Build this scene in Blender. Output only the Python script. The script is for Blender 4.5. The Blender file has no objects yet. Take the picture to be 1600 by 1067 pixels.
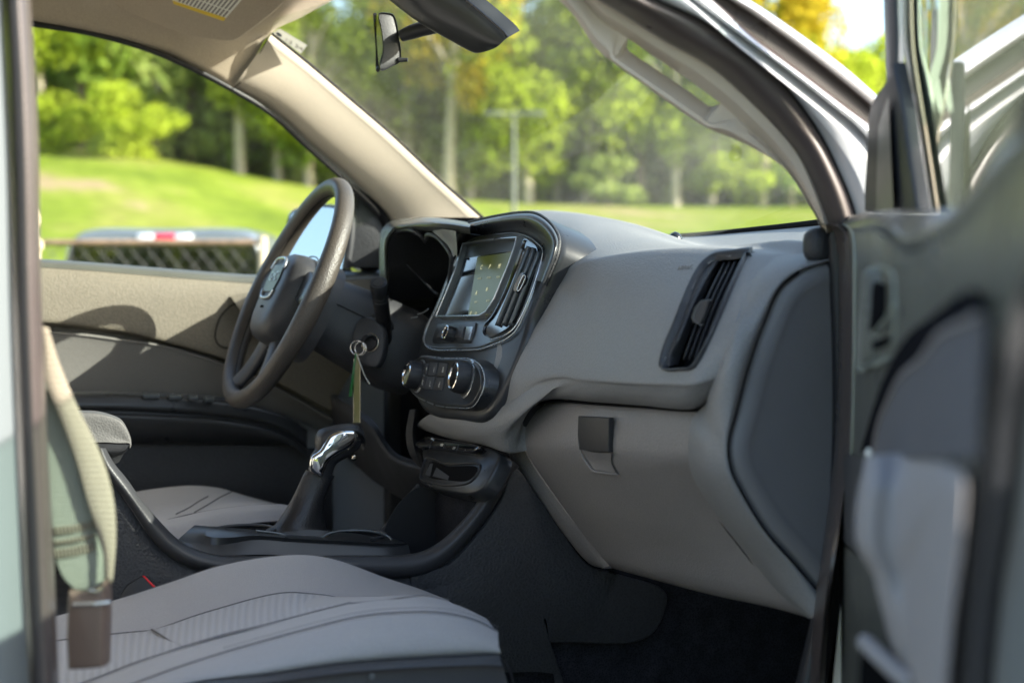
import bpy, bmesh, math, random
from mathutils import Vector, Matrix
random.seed(7)
S = bpy.context.scene
R_ = math.radians
# ------------------------------------------------------------------ camera
FPX = 2444.0
CAM = Vector((2.03, -.785, 1.35))
PITCH = -math.atan(93.5/FPX)
AZ = R_(22)
F0 = Vector((-math.cos(AZ), math.sin(AZ), 0)); RT = Vector((math.sin(AZ), math.cos(AZ), 0))
FW = F0*math.cos(PITCH)+Vector((0,0,math.sin(PITCH)))
UP = RT.cross(FW)
cd = bpy.data.cameras.new('camera'); cam = bpy.data.objects.new('camera', cd)
S.collection.objects.link(cam); S.camera = cam
cam.matrix_world = Matrix(((RT.x,UP.x,-FW.x,CAM.x),(RT.y,UP.y,-FW.y,CAM.y),(RT.z,UP.z,-FW.z,CAM.z),(0,0,0,1)))
cd.sensor_width = 36; cd.lens = FPX*36/1600; cd.clip_start = .02; cd.clip_end = 3000
cd.dof.use_dof = True; cd.dof.focus_distance = 2.0; cd.dof.aperture_fstop = 4.2
# ------------------------------------------------------------------ world, sun, exposure
SUN_DIR = Vector((math.cos(R_(25.6))*math.sin(R_(36.5)), math.cos(R_(25.6))*math.cos(R_(36.5)), math.sin(R_(25.6))))
w = bpy.data.worlds.new('World'); S.world = w; w.use_nodes = True
nt = w.node_tree; bg = nt.nodes['Background']
sky = nt.nodes.new('ShaderNodeTexSky'); sky.sky_type = 'NISHITA'; sky.sun_disc = False
sky.sun_elevation = math.asin(SUN_DIR.z); sky.sun_rotation = math.atan2(SUN_DIR.x, SUN_DIR.y)
sky.dust_density = 1.6; sky.air_density = 1.0
nt.links.new(sky.outputs[0], bg.inputs[0]); bg.inputs[1].default_value = .15
sd = bpy.data.lights.new('sun', 'SUN'); sd.energy = 4.6; sd.angle = R_(.5); sd.color = (1, .95, .86)
sun = bpy.data.objects.new('sun', sd); S.collection.objects.link(sun)
sun.rotation_euler = SUN_DIR.to_track_quat('Z', 'Y').to_euler(); sun.location = (10, 10, 20)
S.view_settings.view_transform = 'Standard'; S.view_settings.look = 'None'
S.view_settings.exposure = 1.68; S.view_settings.gamma = 1

# ------------------------------------------------------------------ projection helpers (photo pixel -> point on a real plane)
def ray(px, py):
    return FW + RT*((px-800)/FPX) + UP*((533.5-py)/FPX)
def P(px, py, x=None, y=None, z=None, d=None, pl=None):
    r = ray(px, py)
    if x is not None: t = (x-CAM.x)/r.x
    elif y is not None: t = (y-CAM.y)/r.y
    elif z is not None: t = (z-CAM.z)/r.z
    elif pl is not None: t = (pl[0]-CAM).dot(pl[1])/r.dot(pl[1])
    else: t = d
    return CAM + r*t
def C(ax, pts, v=None):
    out = []
    for p in pts:
        val = p[2] if len(p) > 2 else v
        out.append(P(p[0], p[1], **{ax: val}))
    return out
# ------------------------------------------------------------------ curves
def cr(pts, n, closed=False, lin=False):
    pts = [Vector(p) for p in pts]
    if lin:
        dense = pts + ([pts[0]] if closed else [])
    else:
        m = len(pts); dense = []
        segs = m if closed else m-1
        for i in range(segs):
            if closed:
                a, b, c, d = pts[(i-1)%m], pts[i], pts[(i+1)%m], pts[(i+2)%m]
            else:
                b, c = pts[i], pts[i+1]
                a = pts[i-1] if i > 0 else b*2-c
                d = pts[i+2] if i+2 < m else c*2-b
            # centripetal
            t0 = 0; t1 = t0+max((b-a).length, 1e-6)**.5; t2 = t1+max((c-b).length, 1e-6)**.5; t3 = t2+max((d-c).length, 1e-6)**.5
            for k in range(12):
                t = t1+(t2-t1)*k/12
                A1 = a*((t1-t)/(t1-t0))+b*((t-t0)/(t1-t0)); A2 = b*((t2-t)/(t2-t1))+c*((t-t1)/(t2-t1)); A3 = c*((t3-t)/(t3-t2))+d*((t-t2)/(t3-t2))
                B1 = A1*((t2-t)/(t2-t0))+A2*((t-t0)/(t2-t0)); B2 = A2*((t3-t)/(t3-t1))+A3*((t-t1)/(t3-t1))
                dense.append(B1*((t2-t)/(t2-t1))+B2*((t-t1)/(t2-t1)))
        dense.append(pts[0] if closed else pts[-1])
    L = [0]
    for i in range(1, len(dense)): L.append(L[-1]+(dense[i]-dense[i-1]).length)
    out = []; j = 0
    cnt = n if closed else n-1
    for k in range(n):
        s = L[-1]*k/cnt
        while j < len(L)-2 and L[j+1] < s: j += 1
        f = (s-L[j])/max(L[j+1]-L[j], 1e-9)
        out.append(dense[j].lerp(dense[j+1], min(max(f, 0), 1)))
    return out
# ------------------------------------------------------------------ materials
M = {}
def nd(t, kind, **k):
    n = t.nodes.new(kind)
    for a, v in k.items(): setattr(n, a, v)
    return n
def mat(name, col, rough=.6, metal=0, grain=0, gscale=700, var=.0, vscale=8, spec=.5, coat=0, sheen=0, weave=None, crough=.1, fine=0):
    m = bpy.data.materials.new(name); m.use_nodes = True; t = m.node_tree; b = t.nodes['Principled BSDF']
    b.inputs['Base Color'].default_value = (*col, 1); b.inputs['Roughness'].default_value = rough
    b.inputs['Metallic'].default_value = metal; b.inputs['Specular IOR Level'].default_value = spec
    b.inputs['Coat Weight'].default_value = coat; b.inputs['Coat Roughness'].default_value = crough
    if sheen: b.inputs['Sheen Weight'].default_value = sheen
    tc = nd(t, 'ShaderNodeTexCoord')
    colout = None
    if var:
        n = nd(t, 'ShaderNodeTexNoise'); n.inputs['Scale'].default_value = vscale; n.inputs['Detail'].default_value = 6; n.inputs['Roughness'].default_value = .65
        t.links.new(tc.outputs['Object'], n.inputs['Vector'])
        mr = nd(t, 'ShaderNodeMapRange'); mr.inputs[1].default_value = .3; mr.inputs[2].default_value = .7; mr.inputs[3].default_value = 1-var; mr.inputs[4].default_value = 1+var
        t.links.new(n.outputs[0], mr.inputs[0])
        h = nd(t, 'ShaderNodeMix', data_type='RGBA', blend_type='MULTIPLY'); h.inputs[0].default_value = 1
        h.inputs[6].default_value = (*col, 1); t.links.new(mr.outputs[0], h.inputs[7]); colout = h.outputs[2]
        rr = nd(t, 'ShaderNodeMapRange'); rr.inputs[1].default_value = .25; rr.inputs[2].default_value = .75; rr.inputs[3].default_value = max(rough-.07, .02); rr.inputs[4].default_value = min(rough+.09, 1)
        t.links.new(n.outputs[0], rr.inputs[0]); t.links.new(rr.outputs[0], b.inputs['Roughness'])
    hgt = None
    if grain:
        v = nd(t, 'ShaderNodeTexVoronoi'); v.inputs['Scale'].default_value = gscale
        t.links.new(tc.outputs['Object'], v.inputs['Vector']); hgt = v.outputs['Distance']
        bp = nd(t, 'ShaderNodeBump'); bp.inputs['Strength'].default_value = grain; bp.inputs['Distance'].default_value = .0006
        t.links.new(hgt, bp.inputs['Height']); t.links.new(bp.outputs[0], b.inputs['Normal'])
        if fine:
            mr2 = nd(t, 'ShaderNodeMapRange'); mr2.inputs[1].default_value = .1; mr2.inputs[2].default_value = .6; mr2.inputs[3].default_value = 1-fine; mr2.inputs[4].default_value = 1+fine
            t.links.new(hgt, mr2.inputs[0])
            h2 = nd(t, 'ShaderNodeMix', data_type='RGBA', blend_type='MULTIPLY'); h2.inputs[0].default_value = 1
            if colout: t.links.new(colout, h2.inputs[6])
            else: h2.inputs[6].default_value = (*col, 1)
            t.links.new(mr2.outputs[0], h2.inputs[7]); colout = h2.outputs[2]
    if weave:
        p, amt = weave
        uv = nd(t, 'ShaderNodeUVMap'); sp = nd(t, 'ShaderNodeSeparateXYZ'); t.links.new(uv.outputs[0], sp.inputs[0])
        def sn(o, o2, sgn):
            a = nd(t, 'ShaderNodeMath', operation='MULTIPLY_ADD'); t.links.new(o, a.inputs[0]); a.inputs[1].default_value = sgn; t.links.new(o2, a.inputs[2])
            q = nd(t, 'ShaderNodeMath', operation='MULTIPLY'); t.links.new(a.outputs[0], q.inputs[0]); q.inputs[1].default_value = 2*math.pi/p
            r = nd(t, 'ShaderNodeMath', operation='SINE'); t.links.new(q.outputs[0], r.inputs[0]); return r
        s1 = sn(sp.outputs[0], sp.outputs[1], .4); s2 = sn(sp.outputs[0], sp.outputs[1], -.4)
        mu = nd(t, 'ShaderNodeMath', operation='MULTIPLY'); t.links.new(s1.outputs[0], mu.inputs[0]); t.links.new(s2.outputs[0], mu.inputs[1])
        mr = nd(t, 'ShaderNodeMapRange'); mr.inputs[1].default_value = -1; mr.inputs[2].default_value = 1; mr.inputs[3].default_value = 1-amt; mr.inputs[4].default_value = 1+amt
        t.links.new(mu.outputs[0], mr.inputs[0])
        h = nd(t, 'ShaderNodeMix', data_type='RGBA', blend_type='MULTIPLY'); h.inputs[0].default_value = 1; h.inputs[6].default_value = (*col, 1)
        t.links.new(mr.outputs[0], h.inputs[7]); colout = h.outputs[2]
        bp = nd(t, 'ShaderNodeBump'); bp.inputs['Strength'].default_value = .8; bp.inputs['Distance'].default_value = .001
        t.links.new(mu.outputs[0], bp.inputs['Height']); t.links.new(bp.outputs[0], b.inputs['Normal'])
    if colout: t.links.new(colout, b.inputs['Base Color'])
    M[name] = m; return m
mat('dash_grey', (.235,.233,.23), .5, grain=.55, gscale=430, var=.06, fine=.08)
mat('dash_sunlit', (.42,.385,.33), .6, grain=.6, gscale=560, var=.04, fine=.05)  # dash tone with sunlight put into the colour, not assigned to any mesh
mat('dash_lower', (.235,.218,.208), .52, grain=.5, gscale=430, var=.07, fine=.08)
mat('end_cap', (.20,.195,.195), .6, grain=.3, gscale=620, var=.05)
mat('black_plastic', (.022,.023,.026), .42, grain=.3, gscale=700, var=.15, vscale=20)
mat('soft_black', (.024,.025,.028), .55, grain=1, gscale=300, var=.12, fine=.25)
mat('satin_black', (.028,.03,.033), .3, var=.1, vscale=14)
mat('gloss_black', (.008,.008,.01), .08, coat=.6)
mat('charcoal', (.040,.041,.045), .45, grain=.3, gscale=600, var=.08)
mat('gap', (.006,.006,.007), .9, spec=.1)
mat('satin_silver', (.50,.53,.55), .28, metal=.8, var=.05)
mat('bezel_grey', (.13,.145,.155), .34, metal=.5, var=.06)
mat('chrome', (.86,.85,.83), .07, metal=1)
mat('brushed_metal', (.55,.5,.4), .22, metal=1, var=.1, vscale=60)
mat('trim_beige', (.40,.345,.28), .68, grain=.25, gscale=500, var=.025, fine=.03)
mat('pillar_taupe', (.58,.49,.40), .62, grain=.3, gscale=500, var=.04)
mat('headliner_cloth', (.40,.33,.25), .95, grain=.5, gscale=520, var=.04, fine=.10)
mat('door_tan', (.125,.11,.083), .62, grain=.9, gscale=330, var=.05, fine=.16)
mat('door_grey', (.15,.145,.135), .7, grain=.4, gscale=420, var=.05, fine=.06)
mat('leather_wheel', (.06,.052,.044), .38, grain=.8, gscale=480, var=.1, fine=.14)
mat('boot_leather', (.018,.018,.02), .36, grain=.6, gscale=460, var=.1)
mat('lid_grey', (.085,.083,.08), .6, grain=.5, gscale=420, var=.05, fine=.1)
mat('cloth_grey', (.36,.345,.345), .92, grain=.6, gscale=900, var=.04, sheen=.25, fine=.09)
mat('cloth_insert', (.44,.43,.44), .9, sheen=.2, weave=(.0066,.17))
mat('thread', (.16,.155,.16), .9, spec=.1)
mat('handle_bezel', (.12,.13,.115), .3)
mat('thread_light', (.5,.5,.5), .8)
mat('webbing_sunlit', (.42,.36,.27), .9, weave=(.004,.10), spec=.15)  # sunny fold of the belt, sunlight put into its colour
mat('webbing_shaded', (.27,.29,.235), .9, weave=(.0032,.22), spec=.15)  # wide face of the same belt, shade and green cast in its colour
mat('webbing_stitch', (.17,.155,.115), .9, weave=(.006,.35), spec=.15)
mat('carpet', (.017,.018,.022), 1, grain=1, gscale=380, var=.3, vscale=40, fine=.5, spec=.1)
mat('rubber', (.075,.06,.055), .30, var=.06)
mat('rubber_dark', (.014,.014,.016), .5)
mat('red_plastic', (.62,.012,.02), .4)
mat('door_shell', (.075,.078,.068), .30, grain=.3, gscale=450, var=.05)
mat('door_bolster', (.012,.012,.014), 1, spec=0)
mat('armrest_grey', (.29,.27,.265), .75, spec=.25, grain=.3, gscale=450, var=.03)
mat('insert_grey', (.12,.118,.125), .9, spec=.1, grain=.4, gscale=420, var=.04)
mat('label_white', (.8,.78,.7), .6); mat('label_yellow', (.75,.52,.03), .6); mat('label_ink', (.22,.2,.19), .7); mat('label_blue', (.08,.12,.2), .6)
mat('tag_green', (.02,.16,.03), .3, coat=.5)
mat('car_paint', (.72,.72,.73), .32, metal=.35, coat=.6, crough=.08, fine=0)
mat('shaded_paint', (.17,.19,.195), .35, coat=.6)  # body paint again, darkened in colour to look shaded
# sparkle in the silver paint
t = M['car_paint'].node_tree; b = t.nodes['Principled BSDF']; tc = nd(t,'ShaderNodeTexCoord'); v = nd(t,'ShaderNodeTexNoise'); v.inputs['Scale'].default_value = 900; v.inputs['Detail'].default_value = 1
t.links.new(tc.outputs['Object'], v.inputs['Vector']); bp = nd(t,'ShaderNodeBump'); bp.inputs['Strength'].default_value = .12; bp.inputs['Distance'].default_value = .0005; t.links.new(v.outputs[0], bp.inputs['Height']); t.links.new(bp.outputs[0], b.inputs['Normal'])
def glass(name, tint, refl=1.45, dust=.0, gloss_rough=0, dcol=(.6,.62,.5), gcol=(1,1,1)):
    m = bpy.data.materials.new(name); m.use_nodes = True; t = m.node_tree; t.nodes.clear()
    o = nd(t,'ShaderNodeOutputMaterial'); tr = nd(t,'ShaderNodeBsdfTransparent'); tr.inputs[0].default_value = (*tint,1)
    g = nd(t,'ShaderNodeBsdfGlossy'); g.inputs['Roughness'].default_value = gloss_rough; g.inputs[0].default_value = (*gcol,1)
    fr = nd(t,'ShaderNodeFresnel'); fr.inputs[0].default_value = refl
    mx = nd(t,'ShaderNodeMixShader'); t.links.new(fr.outputs[0], mx.inputs[0]); t.links.new(tr.outputs[0], mx.inputs[1]); t.links.new(g.outputs[0], mx.inputs[2])
    last = mx
    if dust:
        df = nd(t,'ShaderNodeBsdfDiffuse'); df.inputs[0].default_value = (*dcol,1)
        tl = nd(t,'ShaderNodeBsdfTranslucent'); tl.inputs[0].default_value = (*dcol,1)
        ad = nd(t,'ShaderNodeMixShader'); t.links.new(df.outputs[0], ad.inputs[1]); t.links.new(tl.outputs[0], ad.inputs[2])
        tc = nd(t,'ShaderNodeTexCoord'); n = nd(t,'ShaderNodeTexNoise'); n.inputs['Scale'].default_value = 5; n.inputs['Detail'].default_value = 5; t.links.new(tc.outputs['Object'], n.inputs['Vector'])
        n2 = nd(t,'ShaderNodeTexNoise'); n2.inputs['Scale'].default_value = 420; n2.inputs['Detail'].default_value = 2; t.links.new(tc.outputs['Object'], n2.inputs['Vector'])
        r1 = nd(t,'ShaderNodeMapRange'); r1.inputs[1].default_value = .4; r1.inputs[2].default_value = .75; r1.inputs[3].default_value = dust*.4; r1.inputs[4].default_value = dust*1.6; t.links.new(n.outputs[0], r1.inputs[0])
        r2 = nd(t,'ShaderNodeMapRange'); r2.inputs[1].default_value = .62; r2.inputs[2].default_value = .74; r2.inputs[3].default_value = 0; r2.inputs[4].default_value = dust*3; t.links.new(n2.outputs[0], r2.inputs[0])
        sm = nd(t,'ShaderNodeMath', operation='ADD'); t.links.new(r1.outputs[0], sm.inputs[0]); t.links.new(r2.outputs[0], sm.inputs[1])
        mx2 = nd(t,'ShaderNodeMixShader'); t.links.new(sm.outputs[0], mx2.inputs[0]); t.links.new(mx.outputs[0], mx2.inputs[1]); t.links.new(ad.outputs[0], mx2.inputs[2]); last = mx2
    t.links.new(last.outputs[0], o.inputs[0]); M[name] = m; return m
glass('windshield_glass', (.90,.95,.90), 1.25, dust=.05)
glass('side_glass', (.92,.95,.93), 1.2, dust=.03)
glass('tinted_glass', (.80,.88,.84), 1.75, dust=.04)
glass('mirror_pane', (0,0,0), 30, gcol=(.42,.46,.49))
# ------------------------------------------------------------------ mesh builders
TRUCK = bpy.data.objects.new('pickup_truck', None); S.collection.objects.link(TRUCK)
TRUCK['label'] = 'silver pickup truck with its front passenger door open and grey interior showing'
TRUCK['category'] = 'truck'
def link(name, me, m, parent, smooth=True):
    if smooth:
        me.polygons.foreach_set('use_smooth', [True]*len(me.polygons))
    ms = m if isinstance(m, (list, tuple)) else [m]
    for x in ms: me.materials.append(M[x] if isinstance(x, str) else x)
    o = bpy.data.objects.new(name, me); S.collection.objects.link(o)
    if parent is not None: o.parent = parent
    return o
def mesh(name, V, Fc, m, parent, smooth=True, sharp=None):
    me = bpy.data.meshes.new(name); me.from_pydata([tuple(v) for v in V], [], Fc); me.update()
    o = link(name, me, m, parent, smooth)
    if sharp: me.set_sharp_from_angle(angle=R_(sharp))
    return o
def loft_data(curves, nu=48, sub=4, closed=False, lin=False):
    cs = [cr(c, nu, closed, lin) for c in curves]
    rows = [cs[0]]
    m = len(cs)
    for i in range(m-1):
        for k in range(1, sub+1):
            t = k/sub
            if sub == 1: rows.append(cs[i+1]); continue
            row = []
            for j in range(nu):
                b, c = cs[i][j], cs[i+1][j]
                a = cs[i-1][j] if i > 0 else b*2-c
                d = cs[i+2][j] if i+2 < m else c*2-b
                row.append(((b*2)+(c-a)*t+(a*2-b*5+c*4-d)*t*t+(-a+b*3-c*3+d)*t*t*t)*.5)
            rows.append(row)
    V = [p for r in rows for p in r]; Fc = []
    n = len(rows)
    for i in range(n-1):
        for j in range(nu if closed else nu-1):
            j2 = (j+1)%nu
            Fc.append((i*nu+j, i*nu+j2, (i+1)*nu+j2, (i+1)*nu+j))
    return V, Fc, n, nu
def loft(name, curves, m, parent, nu=48, sub=4, closed=False, solid=0, lin=False, uv=True, sharp=40, caps=False):
    V, Fc, n, k = loft_data(curves, nu, sub, closed, lin)
    if caps:
        Fc.append(tuple(range(k))[::-1]); Fc.append(tuple(range((n-1)*k, n*k)))
    me = bpy.data.meshes.new(name); me.from_pydata([tuple(v) for v in V], [], Fc); me.update()
    if uv:
        # metric uv
        us = [0]
        mid = (n//2)*k
        for j in range(1, k): us.append(us[-1]+(V[mid+j]-V[mid+j-1]).length)
        vs = [0]
        for i in range(1, n): vs.append(vs[-1]+(V[i*k+k//2]-V[(i-1)*k+k//2]).length)
        ul = me.uv_layers.new(name='UVMap')
        for p in me.polygons:
            for li, vi in zip(p.loop_indices, p.vertices):
                ul.data[li].uv = (us[vi % k], vs[vi//k])
    o = link(name, me, m, parent)
    if sharp: me.set_sharp_from_angle(angle=R_(sharp))
    if solid:
        md = o.modifiers.new('s', 'SOLIDIFY'); md.thickness = solid; md.offset = 0 if solid < 0 else -1
        md.thickness = abs(solid)
    return o
def facecam(o):
    """flip the sheet so its normals look to the cabin side (towards the camera)"""
    me = o.data; s = 0
    for p in me.polygons: s += p.normal.dot(CAM-p.center)*p.area
    if s < 0: me.flip_normals()
    return o
def basis(n, hint=Vector((0,0,1))):
    n = n.normalized(); u = hint.cross(n)
    if u.length < 1e-4: u = Vector((1,0,0))
    u.normalize(); return u, n.cross(u), n
def prof(name, out3, n, steps, m, parent, cap=True, N=72, smooth_outline=True, sharp=35, backcap=False, closed=True):
    """closed outline (3-D points on a plane with normal n), rings at (inset, height)"""
    n = n.normalized()
    pts = cr(out3, N, True, lin=not smooth_outline)
    if not smooth_outline: pts = [Vector(p) for p in out3]; N = len(pts)
    o0 = sum(pts, Vector())/N
    u, v, n = basis(n)
    q = [((p-o0).dot(u), (p-o0).dot(v), (p-o0).dot(n)) for p in pts]
    area = sum(q[i][0]*q[(i+1)%N][1]-q[(i+1)%N][0]*q[i][1] for i in range(N))
    sg = 1 if area > 0 else -1
    nr = []
    for i in range(N):
        a, c = q[i-1], q[(i+1)%N]; b_ = q[i]
        e1 = Vector((b_[0]-a[0], b_[1]-a[1])); e2 = Vector((c[0]-b_[0], c[1]-b_[1]))
        if e1.length > 0: e1.normalize()
        if e2.length > 0: e2.normalize()
        n1 = Vector((-e1.y, e1.x)); n2 = Vector((-e2.y, e2.x)); nn = n1+n2
        if nn.length < 1e-6: nn = n1
        nn.normalize(); k = 1/max(nn.dot(n1), .5)
        nr.append(nn*sg*k)
    V = []; Fc = []
    for (ins, h) in steps:
        for i in range(N):
            V.append(o0+u*(q[i][0]+nr[i].x*ins)+v*(q[i][1]+nr[i].y*ins)+n*(q[i][2]+h))
    for r in range(len(steps)-1):
        for i in range(N):
            j = (i+1)%N; f = (r*N+i, r*N+j, (r+1)*N+j, (r+1)*N+i)
            Fc.append(f if sg > 0 else f[::-1])
    if cap:
        f = tuple(range((len(steps)-1)*N, len(steps)*N)); Fc.append(f if sg > 0 else f[::-1])
    if backcap:
        f = tuple(range(N)); Fc.append(f[::-1] if sg > 0 else f)
    return mesh(name, V, Fc, m, parent, True, sharp)
def slab(name, px, pl, th, r, m, parent, h=0, smooth=True, N=72, backcap=False):
    """rounded plate: outline traced on plane pl, raised h+th above it"""
    o3 = [P(a, b_, pl=pl) for a, b_ in px]
    st = [(0, -.002), (0, h+th-r), (r*.12, h+th-r*.5), (r*.45, h+th-r*.12), (r, h+th)]
    return prof(name, o3, pl[1], st, m, parent, True, N, smooth, backcap=backcap)
def tube(name, pts, r, m, parent, n=10, res=40, lin=False, closed=False, flat=1, caps=True, up=None):
    p = cr(pts, res, closed, lin) if not (lin and not closed and res is None) else [Vector(q) for q in pts]
    if lin and res is None: p = [Vector(q) for q in pts]
    k = len(p); V = []; Fc = []
    rs = r if isinstance(r, (list, tuple)) else [r, r]
    prev = None
    for i in range(k):
        tg = (p[(i+1)%k]-p[i-1]) if closed else (p[min(i+1, k-1)]-p[max(i-1, 0)])
        tg.normalize()
        if prev is None:
            h = up or (Vector((0,0,1)) if abs(tg.z) < .9 else Vector((1,0,0)))
            a = (h-tg*h.dot(tg)).normalized()
        else: a = (prev-tg*prev.dot(tg)).normalized()
        prev = a; b_ = tg.cross(a)
        f = i/(k-1)*(len(rs)-1); i0 = min(int(f), len(rs)-2); rr = rs[i0]+(rs[i0+1]-rs[i0])*(f-i0)
        for j in range(n):
            an = 2*math.pi*j/n
            V.append(p[i]+a*math.cos(an)*rr*flat+b_*math.sin(an)*rr)
    for i in range(k if closed else k-1):
        for j in range(n):
            j2 = (j+1)%n; i2 = (i+1)%k
            Fc.append((i*n+j, i*n+j2, i2*n+j2, i2*n+j))
    if caps and not closed:
        Fc.append(tuple(range(n))[::-1]); Fc.append(tuple((k-1)*n+j for j in range(n)))
    return mesh(name, V, Fc, m, parent, True, 50)
def lathe(name, c, ax, prof_, m, parent, n=40, knurl=0, kn=24, sharp=35):
    """profile [(radius, height)] about axis ax from c"""
    u, v, a = basis(ax); V = []; Fc = []
    for (r, h) in prof_:
        for j in range(n):
            an = 2*math.pi*j/n
            rr = r*(1-(knurl if (j*kn//n) % 2 and abs(h) > 0 and r > .9*max(q[0] for q in prof_) else 0))
            V.append(c+u*math.cos(an)*rr+v*math.sin(an)*rr+a*h)
    for i in range(len(prof_)-1):
        for j in range(n):
            j2 = (j+1)%n; Fc.append((i*n+j, i*n+j2, (i+1)*n+j2, (i+1)*n+j))
    Fc.append(tuple(range((len(prof_)-1)*n, len(prof_)*n)))
    return mesh(name, V, Fc, m, parent, True, sharp)
def box(name, c, s, m, parent, bev=.004, rot=None):
    """bevelled box at centre c, sizes s, optional 3x3 rotation"""
    bm = bmesh.new(); bmesh.ops.create_cube(bm, size=1)
    for v in bm.verts: v.co = Vector((v.co.x*s[0], v.co.y*s[1], v.co.z*s[2]))
    if bev: bmesh.ops.bevel(bm, geom=bm.edges[:], offset=bev, segments=3, affect='EDGES', profile=.5)
    for v in bm.verts:
        q = v.co.copy()
        if rot is not None: q = rot @ q
        v.co = q+Vector(c)
    me = bpy.data.meshes.new(name); bm.to_mesh(me); bm.free()
    o = link(name, me, m, parent); me.set_sharp_from_angle(angle=R_(40)); return o
def join(name, obs, parent):
    """join finished meshes of one part (keeps their materials)"""
    bm = bmesh.new(); mats = []; dg = None
    me = bpy.data.meshes.new(name)
    V = []; Fc = []; mi = []; off = 0
    for o in obs:
        mp = []
        for x in o.data.materials:
            if x not in mats: mats.append(x)
            mp.append(mats.index(x))
        for v in o.data.vertices: V.append(tuple(v.co))
        for p in o.data.polygons:
            Fc.append(tuple(i+off for i in p.vertices)); mi.append(mp[p.material_index] if mp else 0)
        off += len(o.data.vertices)
    bm.free()
    me.from_pydata(V, [], Fc); me.update()
    me.polygons.foreach_set('material_index', mi)
    for x in mats: me.materials.append(x)
    me.polygons.foreach_set('use_smooth', [True]*len(me.polygons)); me.set_sharp_from_angle(angle=R_(38))
    for o in obs: bpy.data.objects.remove(o)
    o = bpy.data.objects.new(name, me); S.collection.objects.link(o); o.parent = parent
    return o
def text(name, s, loc, u, v, size, m, parent, ext=.0002):
    """lettering lying on the plane spanned by u (right) and v (up)"""
    c = bpy.data.curves.new(name, 'FONT'); c.body = s; c.size = size; c.align_x = 'CENTER'; c.align_y = 'CENTER'; c.extrude = ext
    o = bpy.data.objects.new(name, c); S.collection.objects.link(o)
    dg = bpy.context.evaluated_depsgraph_get(); me = bpy.data.meshes.new_from_object(o.evaluated_get(dg))
    bpy.data.objects.remove(o)
    u = u.normalized(); n = u.cross(v).normalized(); v = n.cross(u)
    me.transform(Matrix(((u.x,v.x,n.x,loc[0]),(u.y,v.y,n.y,loc[1]),(u.z,v.z,n.z,loc[2]),(0,0,0,1))))
    me.materials.clear()
    return link(name, me, m, parent, False)
def line(px, ax, v=None, r=.0012, m='gap', lift=0):
    pts = C(ax, px, v)
    if lift: pts = [p+(CAM-p).normalized()*lift for p in pts]
    return tube('seam', pts, r, m, None, 6, 50)
from mathutils.bvhtree import BVHTree
def bvh(o):
    return BVHTree.FromPolygons([v.co.copy() for v in o.data.vertices], [tuple(p.vertices) for p in o.data.polygons])
def hit(tree, px, py, lift=0, d=None):
    r = ray(px, py).normalized(); h = tree.ray_cast(CAM, r)
    if h[0] is None: return P(px, py, d=d or 1.8)
    n = h[1] if h[1].dot(r) < 0 else -h[1]
    return h[0]+n*lift
def inside(poly, x, y):
    c = False; n = len(poly)
    for i in range(n):
        (x0,y0),(x1,y1) = poly[i], poly[(i+1)%n]
        if (y0 > y) != (y1 > y) and x < (x1-x0)*(y-y0)/(y1-y0)+x0: c = not c
    return c
def project(p):
    v = p-CAM; d = v.dot(FW); return 800+FPX*v.dot(RT)/d, 533.5-FPX*v.dot(UP)/d
def cut(o, poly):
    bm = bmesh.new(); bm.from_mesh(o.data)
    rm = [f for f in bm.faces if inside(poly, *project(f.calc_center_median()))]
    bmesh.ops.delete(bm, geom=rm, context='FACES'); bm.to_mesh(o.data); bm.free()
X = Vector((1,0,0)); Y = Vector((0,1,0)); Z = Vector((0,0,1))
# ================================================================== cab shell, roof, pillars
def mir(p): return Vector((-p[0], p[1], p[2]))
def V3(*a): return Vector(a)
# headliner, header to rear wall
H = [P(362,140,x=-.632), P(392,100,x=-.617), P(422,54,x=-.60), P(470,28,x=-.53), P(522,0,x=-.45), V3(-.2,-.085,1.80), V3(0,-.075,1.81)]
H = H+[mir(p) for p in H[:-1]][::-1]
def hrow(y, ex, ez, zc):
    h = [V3(-ex,y,ez), V3(-ex+.03,y,ez+.035), V3(-ex+.09,y,ez+.06), V3(-.42,y,zc-.015), V3(-.2,y,zc), V3(0,y,zc+.005)]
    return h+[mir(p) for p in h[:-1]][::-1]
rows = [H, hrow(-.30,.625,1.715,1.83), hrow(-.368,.62,1.738,1.845), hrow(-.552,.60,1.765,1.86), hrow(-.9,.60,1.77,1.87), hrow(-1.4,.6,1.76,1.87), hrow(-1.75,.6,1.72,1.84)]
headliner = facecam(loft('headliner', rows, 'headliner_cloth', TRUCK, nu=90, sub=4, solid=.004))
# painted roof skin above it, rear wall, floor, body sides
def rrow(y, z):
    h = [V3(-.70,y,z-.10), V3(-.66,y,z-.02), V3(-.5,y,z), V3(0,y,z+.02)]
    return h+[mir(p) for p in h[:-1]][::-1]
loft('roof', [rrow(-.24,1.885), rrow(-.4,1.905), rrow(-.6,1.92), rrow(-1.3,1.92), rrow(-1.85,1.86)], 'car_paint', TRUCK, nu=50, sub=3, solid=.01)
fl = box('floor_pan', (0,-.50,.60), (1.48,2.9,.03), 'carpet', TRUCK, .01)
box('rear_wall', (0,-1.83,1.18), (1.40,.04,1.10), 'charcoal', TRUCK, .01)
fw = loft('firewall', [[V3(-.78,.86,.50), V3(.78,.86,.50)], [V3(-.78,.75,.64), V3(.78,.75,.64)], [V3(-.76,.62,.9), V3(.76,.62,.9)], [V3(-.72,.50,1.2), V3(.72,.50,1.2)], [V3(-.70,.46,1.40), V3(.70,.46,1.40)]], 'carpet', TRUCK, nu=8, sub=3, solid=.02)
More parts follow.
